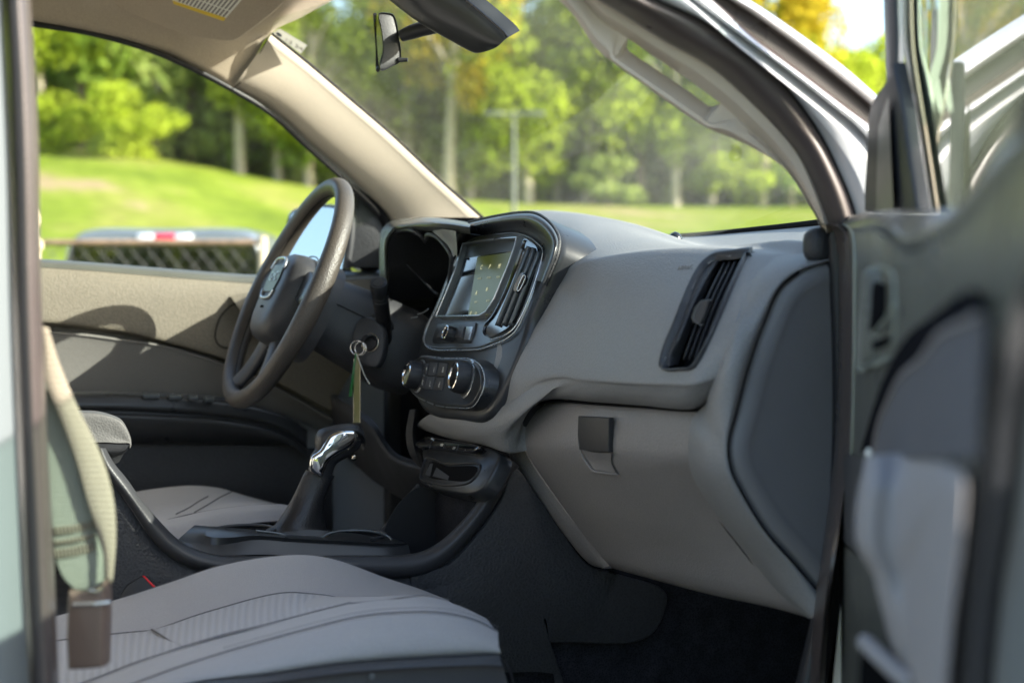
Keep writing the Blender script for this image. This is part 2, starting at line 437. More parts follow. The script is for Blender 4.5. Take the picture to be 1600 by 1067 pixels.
# hood, fenders and front as one painted body
def frow(y, w_, z, zs):
    h = [V3(-w_,y,.62), V3(-w_-.03,y,.9), V3(-w_,y,zs), V3(-w_+.10,y,z-.01), V3(0,y,z+.02)]
    return h+[mir(p) for p in h[:-1]][::-1]
loft('front_body', [frow(.47,.78,1.29,1.20), frow(.8,.82,1.27,1.17), frow(1.3,.84,1.22,1.12), frow(1.62,.80,1.12,1.05), frow(1.72,.70,.95,.9)], 'car_paint', TRUCK, nu=60, sub=4, solid=.01, caps=False)
# B-pillar, passenger side: paint, trim and rubber
edgeP = [(0,-60),(3,0),(14,250),(20,480),(28,700),(36,900),(45,1067),(50,1160)]
edgeR = [(44,-60),(48,0),(56,120),(61,233),(64,400),(67,520),(75,700),(83,840),(92,1067),(95,1160)]
xp, xr = .775, .755
outer = C('x', [(a-190,b) for a, b in edgeP], xp+.02)
bp = facecam(loft('rear_door', [outer, C('x', edgeP, xp)], 'shaded_paint', TRUCK, nu=40, sub=1, solid=.03))
def lerpc(a, b, t): 
    A = cr([V3(p[0],p[1],0) for p in a], 24); B = cr([V3(p[0],p[1],0) for p in b], 24)
    return [(A[i].x*(1-t)+B[i].x*t, A[i].y*(1-t)+B[i].y*t) for i in range(24)]
rows = [C('x', lerpc(edgeP, edgeR, 0), xp-.03), C('x', lerpc(edgeP, edgeR, .10), xp-.012), C('x', lerpc(edgeP, edgeR, .3), xp+.004), C('x', lerpc(edgeP, edgeR, .55), xp+.010), C('x', lerpc(edgeP, edgeR, .8), xp+.002), C('x', lerpc(edgeP, edgeR, .96), xp-.02), C('x', lerpc(edgeP, edgeR, 1), xp-.05)]
facecam(loft('door_seal', rows, 'rubber', TRUCK, nu=60, sub=4))
bp2 = loft('pillar_trim', [[V3(.74,-.74,z_), V3(.70,-.76,z_), V3(.66,-.80,z_), V3(.66,-.98,z_)] for z_ in (.62,1.0,1.5,1.80)], 'pillar_taupe', TRUCK, nu=14, sub=2, solid=.02)
bp3 = loft('pillar_trim', [[V3(-.74,-.74,z_), V3(-.70,-.76,z_), V3(-.66,-.80,z_), V3(-.66,-.98,z_)] for z_ in (.62,1.0,1.5,1.80)], 'pillar_taupe', TRUCK, nu=14, sub=2, solid=.02)
box('body_side', (.77,-1.35,.98), (.05,1.0,.72), 'shaded_paint', TRUCK, .015)
box('body_side', (-.77,-1.35,.98), (.05,1.0,.72), 'car_paint', TRUCK, .015)
box('rocker_panel', (-.76,-.1,.62), (.10,2.0,.24), 'charcoal', TRUCK, .02)
box('rocker_panel', (.76,-.45,.62), (.10,1.3,.12), 'car_paint', TRUCK, .02)
# ---- driver side pillar trim
G = [(424,54,-.60),(480,99,-.613),(540,150,-.625),(610,210,-.64),(680,276,-.65),(752,340,-.66),(790,376,-.665)]
L1 = [(362,140,-.632),(420,172,-.65),(480,225,-.67),(540,278,-.69),(600,340,-.71),(616,380,-.715),(620,420,-.72)]
def blend(a, b, t, dx, db=(0,0)):
    A = cr([V3(*p) for p in a], 20); B = cr([V3(*p) for p in b], 20)
    return [P(A[i].x*(1-t)+B[i].x*t+db[0], A[i].y*(1-t)+B[i].y*t+db[1], x=A[i].z*(1-t)+B[i].z*t+dx) for i in range(20)]
rows = [blend(G,L1,0,-.03), blend(G,L1,0,0), blend(G,L1,.10,.008), blend(G,L1,.17,.009), blend(G,L1,.5,.014), blend(G,L1,.78,.012), blend(G,L1,.93,0), blend(G,L1,1,-.02), blend(G,L1,1,-.06)]
apil = facecam(loft('pillar_trim', rows, 'trim_beige', TRUCK, nu=60, sub=3, sharp=60))
tube('trim_joint', C('x', [(422,56,-.592),(412,72,-.596),(400,95,-.604),(380,125,-.618),(364,139,-.625)]), .0007, 'gap', apil, 6)
# mirrored passenger pillar is traced separately below
gl = C('x', G); 
tube('windshield_edge', C('x', [(a+1,b-1,c) for a, b, c in G]), .0032, 'gap', TRUCK, 8)
seal = tube('window_seal', C('x', [(40,36,-.60),(140,52,-.61),(230,77,-.62),(300,107,-.625),(364,141,-.632),(420,175,-.652),(480,229,-.672),(540,283,-.69),(600,346,-.712),(612,400,-.715)]), .005, 'rubber_dark', TRUCK, 8, 70)
# ---- windshield
m = bpy.data.materials.new('sticker_film'); m.use_nodes = True; t = m.node_tree; t.nodes.clear()
o_ = nd(t,'ShaderNodeOutputMaterial'); d_ = nd(t,'ShaderNodeBsdfDiffuse'); q_ = nd(t,'ShaderNodeBsdfTranslucent'); x_ = nd(t,'ShaderNodeMixShader'); x_.inputs[0].default_value = .6
d_.inputs[0].default_value = (.5,.48,.42,1); q_.inputs[0].default_value = (.34,.32,.27,1)
t.links.new(d_.outputs[0], x_.inputs[1]); t.links.new(q_.outputs[0], x_.inputs[2]); t.links.new(x_.outputs[0], o_.inputs[0]); M['sticker_film'] = m
GL = [Vector(p) for p in gl]
GL.append(GL[-1]+(GL[-1]-GL[-2]).normalized()*.03)
GL = [GL[0]+(GL[0]-GL[1]).normalized()*.03]+GL
def wcol(fx, dy, dz):
    return [V3(p.x*fx, p.y+dy, p.z+dz) for p in GL]
windshield = loft('windshield', [wcol(1,0,0), wcol(.7,.055,.004), wcol(.35,.085,.008), wcol(0,.095,.01), wcol(-.35,.085,.008), wcol(-.7,.055,.004), wcol(-1,0,0)], 'windshield_glass', TRUCK, nu=30, sub=4)
# registration style sticker in the corner of the windshield
def onws(px, py):
    # point on the windshield near its left edge: plane through the left edge and the first column
    p0 = GL[1]; n = (GL[5]-GL[1]).cross(V3(.3*.6,.055,.004)).normalized()
    return P(px, py, pl=(p0, n)) - n*(.0015 if n.z > 0 else -.0015)
nw = (GL[5]-GL[1]).cross(V3(.18,.055,.004)).normalized()
if nw.dot(CAM-GL[3]) < 0: nw = -nw
stk = prof('windshield_sticker', [onws(*p) for p in ((428,50),(438,44),(481,70),(471,83))], nw, [(0,0),(0,.0005)], 'sticker_film', TRUCK, True, 4, smooth_outline=False)
su = (onws(476,76)-onws(433,50)).normalized(); sv = nw.cross(su)
lathe('sticker_emblem', onws(437,53)+nw*.0006, nw, [(0,0),(.0055,0),(.0055,.0004),(.0048,.0006)], 'label_blue', stk, 20)
text('sticker_number', '12 24', onws(460,68)+nw*.0012, su, sv, .016, 'label_ink', stk)
# ---- sun visor with warning label
vn = V3(.40,-.42,-.81).normalized(); vp0 = P(322,48,x=-.535)
visor_px = [(150,-55),(172,-20),(196,2),(224,15),(266,32),(301,44),(330,49),(371,52),(395,38),(437,5),(455,-12),(520,-60)]
visor = slab('sun_visor', visor_px, (vp0, vn), .02, .008, 'headliner_cloth', TRUCK, N=80)
vpl = (vp0+vn*.0205, vn)
lab = prof('warning_label', [P(a,b,pl=vpl) for a, b in ((262,-18),(271,5),(350,32),(386,-9),(300,-40))], vn, [(0,0),(0,.0006)], 'label_white', visor, True, 4, smooth_outline=False)
prof('label_stripe', [P(a,b,pl=vpl) for a, b in ((270,1),(271.5,6),(350,33),(353,28))], vn, [(0,0),(0,.0011)], 'label_yellow', visor, True, 4, smooth_outline=False)
lu = (P(371,5,pl=vpl)-P(350,32,pl=vpl)).normalized(); lv = (P(271,5,pl=vpl)-P(350,32,pl=vpl)).normalized()
lo = []
for k in range(13):
    a = .06+k*.072
    for (s0, s1) in ((.10, .33), (.36, .86-.05*(k % 3))):
        q0 = P(350+(271-350)*a, 32+(5-32)*a, pl=vpl); e = P(386+(300-386)*a, -9+(-40+9)*a, pl=vpl)
        aa = q0.lerp(e, s0)+vn*.0008; bb = q0.lerp(e, s1)+vn*.0008
        wd = lv*.0016
        lo.append(mesh('t', [aa-wd, bb-wd, bb+wd, aa+wd], [(0,1,2,3)], 'label_ink', None, False))
join('label_text', lo, visor)
# ---- mirror bracket and rear view mirror
def mp(px, py, x): return P(px, py, x=x)
hs = [ (590,-24),(604,-3),(640,30),(655,42),(700,70),(742,84),(772,81),(791,61),(785,50),(740,12),(718,-6),(700,-24) ]
mo = [mp(590,-30,-.10), mp(650,-30,-.06), mp(705,-22,.0)]
# underside shell: rows from the left (lower) edge to the top (windshield) edge
r1 = C('x', [(585,-20,-.09),(610,2,-.075),(655,36,-.05),(700,62,-.03),(742,83.5,-.01),(750,83,-.005)])
r2 = C('x', [(600,-20,-.06),(625,0,-.05),(665,28,-.03),(712,55,-.01),(757,76,.01),(768,78,.014)])
r3 = C('x', [(640,-20,-.03),(665,0,-.02),(700,22,-.005),(735,46,.01),(768,68,.025),(779,72,.03)])
r4 = C('x', [(700,-20,.0),(718,-4,.005),(740,14,.015),(765,35,.025),(785,53,.035),(791,61,.038)])
r5 = [p+V3(0,.02,.012) for p in r4]
r0 = [p+V3(-.01,.03,.012) for p in r1]
cover = facecam(loft('mirror_bracket_cover', [r0,r1,r2,r3,r4,r5], 'satin_black', TRUCK, nu=40, sub=4))
tube('cover_edge', [p+V3(0,.002,.002) for p in r4], .0022, 'gloss_black', cover, 8)
arm = tube('mirror_arm', [mp(624,57,-.12), mp(630,55,-.118)], .0045, 'black_plastic', None, 12, 6)
arm2 = tube('a', [mp(627,57,-.12), mp(634,54,-.115), mp(655,47,-.10), mp(676,42,-.085), mp(690,38,-.07)], [.0085,.0105,.0108,.011,.010], 'black_plastic', None, 16, 24)
join('mirror_arm', [arm, arm2], TRUCK)
# mirror: plate facing the driver seat, seen almost edge on
mx = -.125
fl_ = C('x', [(591,21,mx),(596,38,mx),(599,60,mx+.002),(600,80,mx+.002),(597,98,mx),(594,111,mx)])
back = [ (591,21),(597,20.5),(610,21),(617,25),(620,40),(624,60),(627,80),(626,96),(615,104),(594,112) ]
u_m = V3(.95,-.29,-.15).normalized(); n_m = V3(-.36,-.93,-.05).normalized()
pm = P(597,66,x=mx)
# far half of the housing runs away from the camera towards the driver's side
hv = []
def mrow(dx, sc):
    pts = [(592,21),(606,20.5),(615,23),(620,36),(624,60),(627,82),(625.5,97),(612,105),(594,111.5),(599.5,80),(598,56),(595,38)]
    return [P(a,b,x=mx)-u_m*dx+(pm-P(a,b,x=mx))*(1-sc) for a, b in pts]
rvm = loft('rear_view_mirror', [mrow(.0,.90), mrow(.002,.97), mrow(.008,1), mrow(.12,1), mrow(.225,.99), mrow(.235,.9)], 'charcoal', TRUCK, nu=48, sub=2, closed=True, caps=True)
gp = [P(a,b,x=mx)-u_m*.004+n_m*.002 for a, b in ((591.5,24),(596,60),(593.5,108))]
mesh('mirror_glass', [P(590,23,x=mx-.004)+n_m*.004, P(594.5,110,x=mx-.004)+n_m*.004, P(594.5,110,x=mx-.004)+n_m*.004-u_m*.22, P(590,23,x=mx-.004)+n_m*.004-u_m*.22], [(0,1,2,3)], 'mirror_pane', rvm)
tube('mirror_rim', [P(590,23,x=mx-.004)+n_m*.004, P(590,23,x=mx-.004)+n_m*.004-u_m*.22, P(594.5,110,x=mx-.004)+n_m*.004-u_m*.22, P(594.5,110,x=mx-.004)+n_m*.004], .0028, 'soft_black', rvm, 8, None, lin=True)
tube('dimming_tab', [mp(622,94,-.125), mp(632,94,-.122), mp(637,94,-.12)], [.0035,.003,.0028], 'black_plastic', rvm, 10, 8)
# ---- passenger pillar trim with grab handle
Upx = [(880,-40),(905,-8),(940,33),(980,60),(1040,101),(1083,130),(1127,163),(1160,192),(1200,230),(1240,280),(1268,325),(1284,356),(1292,390)]
Ipx = [(842,-40),(868,-5),(893,20),(930,75),(960,100),(1002,130),(1044,160),(1106,201),(1144,216),(1190,238),(1225,262),(1253,297),(1271,332),(1283,357),(1291,391)]
Jpx = [(900,-25),(935,0),(975,24),(1040,65),(1110,105),(1162,150),(1208,196),(1243,238),(1264,280),(1281,325),(1292,360),(1296,395)]
NN = 90
U_ = cr([V3(a,b,0) for a, b in Upx], NN); I_ = cr([V3(a,b,0) for a, b in Ipx], NN); J_ = cr([V3(a,b,0) for a, b in Jpx], NN)
def near(c, p): return min(c, key=lambda q: (q-p).length)
i0 = min(range(NN), key=lambda i: (U_[i]-V3(981,60,0)).length); i1 = min(range(NN), key=lambda i: (U_[i]-V3(1126,162,0)).length)
Wp, W2, Bm = [], [], []
for i in range(NN):
    tg = (U_[min(i+1,NN-1)]-U_[max(i-1,0)]).normalized(); nn_ = V3(-tg.y, tg.x, 0)
    t = (i-i0)/(i1-i0)
    sl = 0 if t <= 0 or t >= 1 else min(1, t/.05, (1-t)/.06)**.6
    s2 = max(0, min(1, (t+.10)/.08, (1.22-t)/.2)); s2 = s2*s2*(3-2*s2)
    Wp.append(U_[i]+nn_*(15*sl)); W2.append(U_[i]+nn_*(15*sl*.0+1+33*s2*min(1, 1)))
    # keep the bevel row above the inner edge
    ii = near(I_, W2[-1])
Icl = [near(I_, U_[i]+ (V3(-(U_[min(i+1,NN-1)]-U_[max(i-1,0)]).normalized().y, (U_[min(i+1,NN-1)]-U_[max(i-1,0)]).normalized().x, 0))*44) for i in range(NN)]
# smooth the matched inner edge
for _ in range(4):
    Icl = [Icl[0]]+[(Icl[i-1]+Icl[i]*2+Icl[i+1])/4 for i in range(1,NN-1)]+[Icl[-1]]
for i in range(NN):
    if (W2[i]-U_[i]).length > .8*(Icl[i]-U_[i]).length: W2[i] = U_[i].lerp(Icl[i], .72)
def xr_(i): return .655+.03*min(1, i/NN)
def rowp(pts, dx, dy=0): return [P(p.x,p.y,x=xr_(i)+dx)+V3(0,dy,0) for i, p in enumerate(pts)]
mid1 = [U_[i].lerp(J_[i], .5) for i in range(NN)]
Jm = [near(cr([V3(a,b,0) for a, b in Jpx], 400), U_[i]+V3((U_[min(i+1,NN-1)]-U_[max(i-1,0)]).normalized().y, -(U_[min(i+1,NN-1)]-U_[max(i-1,0)]).normalized().x, 0)*38) for i in range(NN)]
for _ in range(4): Jm = [Jm[0]]+[(Jm[i-1]+Jm[i]*2+Jm[i+1])/4 for i in range(1,NN-1)]+[Jm[-1]]
def grid(name, rows, m):
    n = len(rows[0]); V = [p for r in rows for p in r]
    return mesh(name, V, [(i*n+j, i*n+j+1, (i+1)*n+j+1, (i+1)*n+j) for i in range(len(rows)-1) for j in range(n-1)], m, None, True, 50)
slot = [1 if (i0 < i < i1) else 0 for i in range(NN)]
def rowq(pts, dx, dy=0, push=0):
    return [P(p.x,p.y,x=xr_(i)+dx)+V3(0,dy,0)+(P(p.x,p.y,x=xr_(i))-CAM).normalized()*(push*slot[i]) for i, p in enumerate(pts)]
a1 = grid('a', [rowq(U_,0,0,.035), rowq(U_,0,0,.0), [p.lerp(q,.5)-(p-CAM).normalized()*.006 for p, q in zip(rowp(U_,.0),rowp(Jm,.02))], rowp(Jm,.02), rowp(Jm,.01,.02)], 'pillar_taupe')
W2b = [W2[i].lerp(Icl[i], .25) for i in range(NN)]; W2c = [W2[i].lerp(Icl[i], .7) for i in range(NN)]
a2 = grid('b', [rowq(Wp,0,0,.030), rowq(Wp,0,0,.022), rowq([Wp[i].lerp(W2[i],.6) for i in range(NN)],0,0,.010), rowp(W2,0,0), [p-(p-CAM).normalized()*.006 for p in rowp(W2b,0)], [p-(p-CAM).normalized()*.006 for p in rowp(W2c,0)], rowp(Icl,-.004), rowp(Icl,-.012,.010), rowp(Icl,-.018,.016)], 'pillar_taupe')
facecam(a1); facecam(a2)
pt = join('pillar_trim', [a1, a2], TRUCK)
pt['label'] = 'taupe windshield pillar trim with a moulded grab handle'
# ---- rubber seal and painted door frame on the passenger side
Kpx = [(985,-25),(1025,0),(1040,7),(1110,38),(1162,80),(1208,115),(1250,164),(1285,217),(1309,266),(1327,308),(1338,345),(1345,400)]
Mpx = [(1030,-25),(1068,0),(1145,66),(1215,122),(1285,178),(1320,210),(1348,241),(1364,270),(1376,310),(1384,360)]
Npx = [(1050,-25),(1083,0),(1155,55),(1230,110),(1300,166),(1338,197),(1364,228),(1378,255),(1388,300),(1394,350)]
Opx = [(1075,-25),(1110,0),(1180,63),(1250,115),(1320,168),(1369,206),(1390,235),(1400,280),(1408,340)]
Qpx = [(1105,-25),(1141,0),(1180,25),(1250,75),(1320,130),(1371,173),(1400,200),(1420,260),(1425,330)]
Q2px = [(1112,-25),(1148,0),(1187,23),(1257,73),(1326,126),(1375,166),(1404,194),(1424,255),(1429,330)]
Tpx = [(1135,-25),(1170,0),(1197,17),(1267,66),(1320,106),(1374,153),(1410,185),(1440,250),(1445,330)]
def cp(pxs, x, n=40): 
    A = cr([V3(a,b,0) for a, b in pxs], n); return [P(p.x,p.y,x=x) for p in A]
def mixp(a, b, t, n=40):
    A = cr([V3(p[0],p[1],0) for p in a], n); B = cr([V3(p[0],p[1],0) for p in b], n)
    return [(A[i].x*(1-t)+B[i].x*t, A[i].y*(1-t)+B[i].y*t) for i in range(n)]
facecam(loft('door_seal', [cp(mixp(Jpx,Kpx,.0),.67), cp(mixp(Jpx,Kpx,.0),.69), cp(mixp(Jpx,Kpx,.15),.705), cp(mixp(Jpx,Kpx,.4),.722), cp(mixp(Jpx,Kpx,.65),.730), cp(mixp(Jpx,Kpx,.88),.728), cp(Kpx,.72), cp(Kpx,.70)], 'rubber', TRUCK, nu=80, sub=3))
frame = facecam(loft('door_frame', [cp(Kpx,.722), cp(mixp(Kpx,Mpx,.5),.738), cp(Mpx,.742)], 'car_paint', None, nu=70, sub=2))
fr2 = facecam(loft('g', [cp(Mpx,.742), [p+V3(0,.02,0) for p in cp(mixp(Mpx,Npx,.3),.715)], [p+V3(0,.02,0) for p in cp(mixp(Mpx,Npx,.8),.712)], cp(Npx,.735)], 'car_paint', None, nu=70, sub=1))
fr3 = facecam(loft('g', [cp(Npx,.735), cp(mixp(Npx,Opx,.3),.742), cp(mixp(Npx,Opx,.75),.742), cp(Opx,.735)], 'car_paint', None, nu=70, sub=2))
fr4 = facecam(loft('g', [cp(Opx,.735), cp(mixp(Opx,Qpx,.15),.71), cp(mixp(Opx,Qpx,.85),.708), cp(Qpx,.715)], 'rubber', None, nu=70, sub=1))  # rubber colour here stands in for brown ground reflected in the paint
fr5 = facecam(loft('g', [cp(Qpx,.715), cp(Q2px,.722), cp(mixp(Q2px,Tpx,.5),.722), cp(Tpx,.70), cp(Tpx,.66)], 'car_paint', None, nu=70, sub=2))
join('door_frame', [frame, fr2, fr3, fr4, fr5], TRUCK)
tube('frame_seam', cp([(a,b) for a, b in Kpx],.7235), .0013, 'gap', TRUCK, 6, 70)
# lower run of the seal down the hinge post
facecam(loft('door_seal', [C('x', [(1289,395),(1296,560),(1295,720),(1285,860),(1268,960),(1240,1080)],.685), C('x', [(1294,372),(1301,560),(1300,720),(1290,860),(1273,960),(1246,1080)],.705), C('x', [(1315,345),(1315,560),(1312,720),(1300,860),(1283,960),(1258,1080)],.715), C('x', [(1345,345),(1345,560),(1342,720),(1330,860),(1310,960),(1290,1080)],.72)], 'rubber_dark', TRUCK, nu=40, sub=3))
box('tunnel', (0,.37,.84), (.235,.86,.46), 'carpet', TRUCK, .03)
box('cowl', (0,.50,1.30), (1.50,.13,.22), 'soft_black', TRUCK, .01)  # block added to stop sun leaking under the dash top
box('hinge_post', (.772,.22,1.02), (.05,.26,.78), 'car_paint', TRUCK, .008)  # solid block added to stop sun leaking past the door hinge
box('kick_panel', (.705,.42,.94), (.03,.58,.86), 'soft_black', TRUCK, .01)  # side closer added against sun leaking into the footwell
box('kick_panel', (-.71,.38,.94), (.03,.62,.86), 'soft_black', TRUCK, .01)  # matching closer added on the driver's side against the sun leak
hp = loft('hinge_post', [C('x', [(1330,340),(1335,560),(1335,720),(1322,860),(1300,1080)],.735), C('x', [(1380,335),(1390,560),(1385,720),(1362,860),(1340,1080)],.75), C('x', [(1470,330),(1460,560),(1450,720),(1432,860),(1410,1080)],.77)], 'car_paint', TRUCK, nu=30, sub=2)
# ================================================================== dashboard
R0 = C('y', [(700,352,.42),(800,350,.42),(900,360,.42),(1000,372,.42),(1050,371.5,.42),(1100,368.5,.41),(1180,361.5,.38),(1256,354.5,.34),(1292,350,.32)])
R1 = C('y', [(770,340,.27),(800,335.5,.27),(831,333,.27),(870,335,.265),(911,340,.255),(962,350,.24),(1009,364,.21),(1036,373,.19),(1067,382.5,.165),(1105,384,.14),(1148,382.5,.12),(1190,378,.12),(1222,375,.12),(1256,378,.125),(1285,389,.13),(1300,402,.13)])
R1b = [p+V3(0,.04,-.004) for p in R1]
R2 = C('y', [(790,425,.055),(835,420,.052),(865,413,.052),(901,401,.055),(942,394,.06),(1002,388.5,.07),(1067,386.5,.08),(1148,388,.085),(1200,392,.095),(1240,395,.10),(1290,401,.125)])
R2b = C('y', [(790,455,.025),(840,450,.02),(870,440,.02),(905,425,.022),(945,412,.025),(1002,402,.035),(1067,398,.045),(1148,402,.05),(1196,417,.05)])
R3 = C('y', [(780,520,-.025),(835,515,-.014),(870,510,-.012),(950,500,-.015),(1050,495,-.017),(1110,497,-.015),(1156,503,-.008)])
R4 = C('y', [(770,578,-.045),(820,583,-.038),(850,583,-.036),(880,582,-.034),(969,587,-.042),(1036,589,-.043),(1085,588,-.04),(1126,580,-.022)])
R4b = C('y', [(750,615,-.052),(800,625,-.044),(835,605,-.038),(872,598,-.034),(969,602,-.041),(1036,605,-.042),(1085,606,-.038),(1118,598,-.02)])
R5 = C('y', [(670,648,-.062),(720,662,-.062),(775,668,-.056),(805,660,-.046),(822,640,-.034),(848,622,-.026),(880,618,-.024),(935,621,-.028),(1002,626,-.028),(1085,631,-.024),(1108,621,-.012)])
R6 = C('y', [(652,668,-.045),(700,684,-.045),(760,696,-.045),(784,703,-.042),(798,704,-.034),(809,690,-.026),(818,655,-.018),(837,632,-.008),(858,625,.0),(935,629,0),(1002,634,0),(1088,639.5,.002),(1105,633,.006)])
R7 = [p+V3(0,.03,0) for p in R6]
dash = facecam(loft('dashboard', [R0, R1b, R1, R2, R2b, R3, R4, R4b, R5, R6, R7], 'dash_grey', TRUCK, nu=110, sub=5, sharp=60))
# top and face are one moulding in one colour; real sun lights the top
lenssrc = P(1055,368,y=.30)
lathe('light_sensor', lenssrc-V3(0,0,.012), Z, [(.0105,0),(.0105,.005),(.0095,.011),(.006,.0155),(.001,.0175)], 'gloss_black', dash, 24)
tube('windshield_edge', C('y', [(1000,373,.425),(1050,370.5,.425),(1100,367,.415),(1180,359.5,.385),(1256,351.5,.345),(1300,346,.32)]), .005, 'gap', TRUCK, 8)
# left end of the dash top towards the driver's pillar
facecam(loft('dash_top', [C('y', [(560,350,.34),(640,352,.40),(760,352,.42),(860,352,.42)]), C('y', [(560,420,.10),(640,380,.14),(760,352,.16),(860,345,.16)])], 'dash_grey', dash, nu=20, sub=3))
# end trim + end cap
E1 = C('y', [(1300,398,.13),(1259,393,.12),(1222,399,.085),(1197,416,.05),(1171,456,.02),(1154,507,-.008),(1131,567,-.02),(1114,606,-.015),(1104,632,.0),(1085,652,-.008),(1079,700,-.012),(1084,740,.004),(1116,792,.033),(1168,861,.062),(1225,930,.08),(1268,966,.09)])
E2 = C('x', [(1300,407),(1249,424),(1218,451),(1195,502),(1171,569),(1151,644),(1139,692),(1143,732),(1162,772),(1198,830),(1244,882),(1275,919),(1302,952)], .70)
e1 = cr(E1, 60); e2 = cr(E2, 60)
em = [a.lerp(b, .5)+V3(.012,-.016,0) for a, b in zip(e1, e2)]
em2 = [a.lerp(b, .82)+V3(.014,-.010,0) for a, b in zip(e1, e2)]
em0 = [a.lerp(b, .15)+V3(.002,-.008,0) for a, b in zip(e1, e2)]
e2b = [p+V3(-.02,.02,0) for p in e2]; e1b = [p+V3(0,.03,0) for p in e1]
facecam(loft('end_trim', [e1b, e1, em0, em, em2, e2, e2b], 'dash_grey', dash, nu=90, sub=4, sharp=60))
cap_px = [(1300,410),(1250,426),(1220,453),(1197,504),(1173,571),(1153,646),(1141,693),(1145,731),(1164,771),(1200,829),(1246,880),(1277,917),(1330,970),(1345,700),(1335,500),(1325,420)]
prof('end_panel', [P(a,b,x=.700) for a, b in cap_px], X, [(.001,-.02),(.001,-.004),(.002,-.0005),(.006,.003),(.016,.0045),(.020,.0035),(.026,.002)], 'end_cap', dash, True, 110, sharp=60)
box('seal_block', P(1280,383,x=.69), (.03,.03,.035), 'soft_black', dash, .012)
# speaker/pillar foot
lathe('pillar_foot', P(1283,385,x=.67), V3(.4,-1,.1), [(.018,-.03),(.018,0),(.015,.006),(.008,.009),(.001,.010)], 'soft_black', dash, 24)
# glovebox
g = [[(846,640),(862,631),(953,634),(1076,645)], [(846,635),(861,628),(953,631),(1100,640)], [(833,650),(861,640),(953,642),(1092,650)], [(814,684),(900,688),(1000,694),(1082,700)],
     [(823,706),(905,713),(1010,720),(1084,722)], [(838,732),(920,742),(1020,748),(1090,744)], [(875,785),(950,800),(1050,808),(1121,799)], [(915,840),(990,855),(1100,868),(1172,866)], [(952,883),(1014,900),(1106,924),(1207,945),(1264,960)], [(955,886),(1016,903),(1106,926),(1207,946),(1262,959)]]
gy = [.03,.006,-.008,-.014,-.010,.004,.034,.062,.084,.14]
gb = facecam(loft('glovebox', [C('y', row, yy) for row, yy in zip(g, gy)], 'dash_lower', dash, nu=70, sub=4, sharp=60))
tube('seam', C('y', [(812,690,.0),(818,660,-.002),(835,636,-.003),(858,627,-.004),(935,631,-.004),(1002,636,-.004),(1088,641,-.004),(1104,635,-.002),(1114,611,-.022)]), .0016, 'gap', dash, 6, 70)
tube('seam', [p+V3(.0015,-.0015,0) for p in E2[1:-1]], .0013, 'gap', dash, 6, 70)
tube('seam', C('y', [(1082,662,-.010),(1076,700,-.012),(1079,735,.004),(1106,788,.030),(1160,860,.059),(1215,928,.079)]), .0006, 'gap', gb, 6, 50)
tb0 = C('y', [(812,680,.012),(818,700,.010),(837,734,.016),(892,810,.052),(953,884,.088)])
tb1 = C('y', [(800,702,.012),(800,722,.012),(830,765,.024),(877,827,.058),(919,879,.09),(945,888,.094)])
tbm = [a.lerp(b,.5)+V3(0,-.006,0) for a, b in zip(cr(tb0,20), cr(tb1,20))]
facecam(loft('trim_band', [[p+V3(0,.02,0) for p in tb0], tb0, tbm, tb1, [p+V3(0,.03,0) for p in tb1]], 'dash_lower', dash, nu=40, sub=3))
# latch
lpl = (P(930,680,y=-.016), V3(0,-1,-.02).normalized())
slab('glovebox_latch', [(908,650),(956,652.5),(955.5,706),(932,706),(909.5,702),(907,676)], lpl, .004, .0015, 'black_plastic', dash, smooth=False)
tube('latch_recess', C('y', [(904.5,650,-.0165),(904,690,-.0155),(910,712,-.014),(921,729,-.009),(927,735,-.007),(945,738.5,-.004),(966,741,-.002)]), [.0009,.0012,.0018,.0018,.0010], 'dash_lower', gb, 8, 40)
facecam(loft('latch_scoop', [C('y', [(909,703,-.0185),(930,707,-.0185),(955,708,-.0185)]), C('y', [(918,718,-.010),(935,722,-.010),(955,722,-.010)]), C('y', [(928,733,-.0075),(945,736,-.006),(962,739,-.004)])], 'dash_lower', gb, nu=12, sub=3))
# side air vent with rim, bevel, vanes and thumb tab
DB = bvh(dash)
vo = [(1176,391),(1169,400),(1163,412),(1148,446),(1131,487),(1112,530),(1092,568),(1082,578),(1065,580),(1040,580),(1033,574),(1035,556),(1043,532),(1053,509),(1064,480),(1077,448),(1087,428),(1097,413),(1107,404),(1118,398),(1145,394)]
vc = cr([V3(a,b,0) for a, b in vo], 120, True)
vcen = sum(vc, Vector())/120
def ins_px(k):
    out = []
    for i in range(120):
        tg = (vc[(i+1)%120]-vc[i-1]).normalized(); n_ = V3(-tg.y, tg.x, 0)
        if n_.dot(vcen-vc[i]) < 0: n_ = -n_
        out.append(vc[i]+n_*k)
    return out
def vrow(k, lift, dy=0): return [hit(DB, p.x, p.y, lift, 1.6)+V3(0,dy,0) for p in ins_px(k)]
r_out = [vrow(0,-.004), vrow(.3,.0022), vrow(1.5,.0042), vrow(3.2,.0042), vrow(4.6,.002), vrow(5.6,-.004)]
def deeper(a, b, t, lift=0): return hit(DB,a,b,lift,1.65)+ray(a,b).normalized()*t
def flat_loft(name, rows, m, par, closed=True):
    n = len(rows[0]); V = [p for r in rows for p in r]; Fc = [(i*n+j, i*n+(j+1)%n, (i+1)*n+(j+1)%n, (i+1)*n+j) for i in range(len(rows)-1) for j in range(n)]
    return mesh(name, V, Fc, m, par, True, 60)
facecam(flat_loft('air_vent', r_out, 'charcoal', dash))
deep = [p+(p-CAM).normalized()*.055 for p in vrow(6,-.004)]
flat_loft('vent_duct', [vrow(5.2,-.002), deep], 'gap', dash)
dc = sum(deep, Vector())/len(deep)
mesh('vent_core', deep, [tuple(range(120))], 'gap', dash, False)
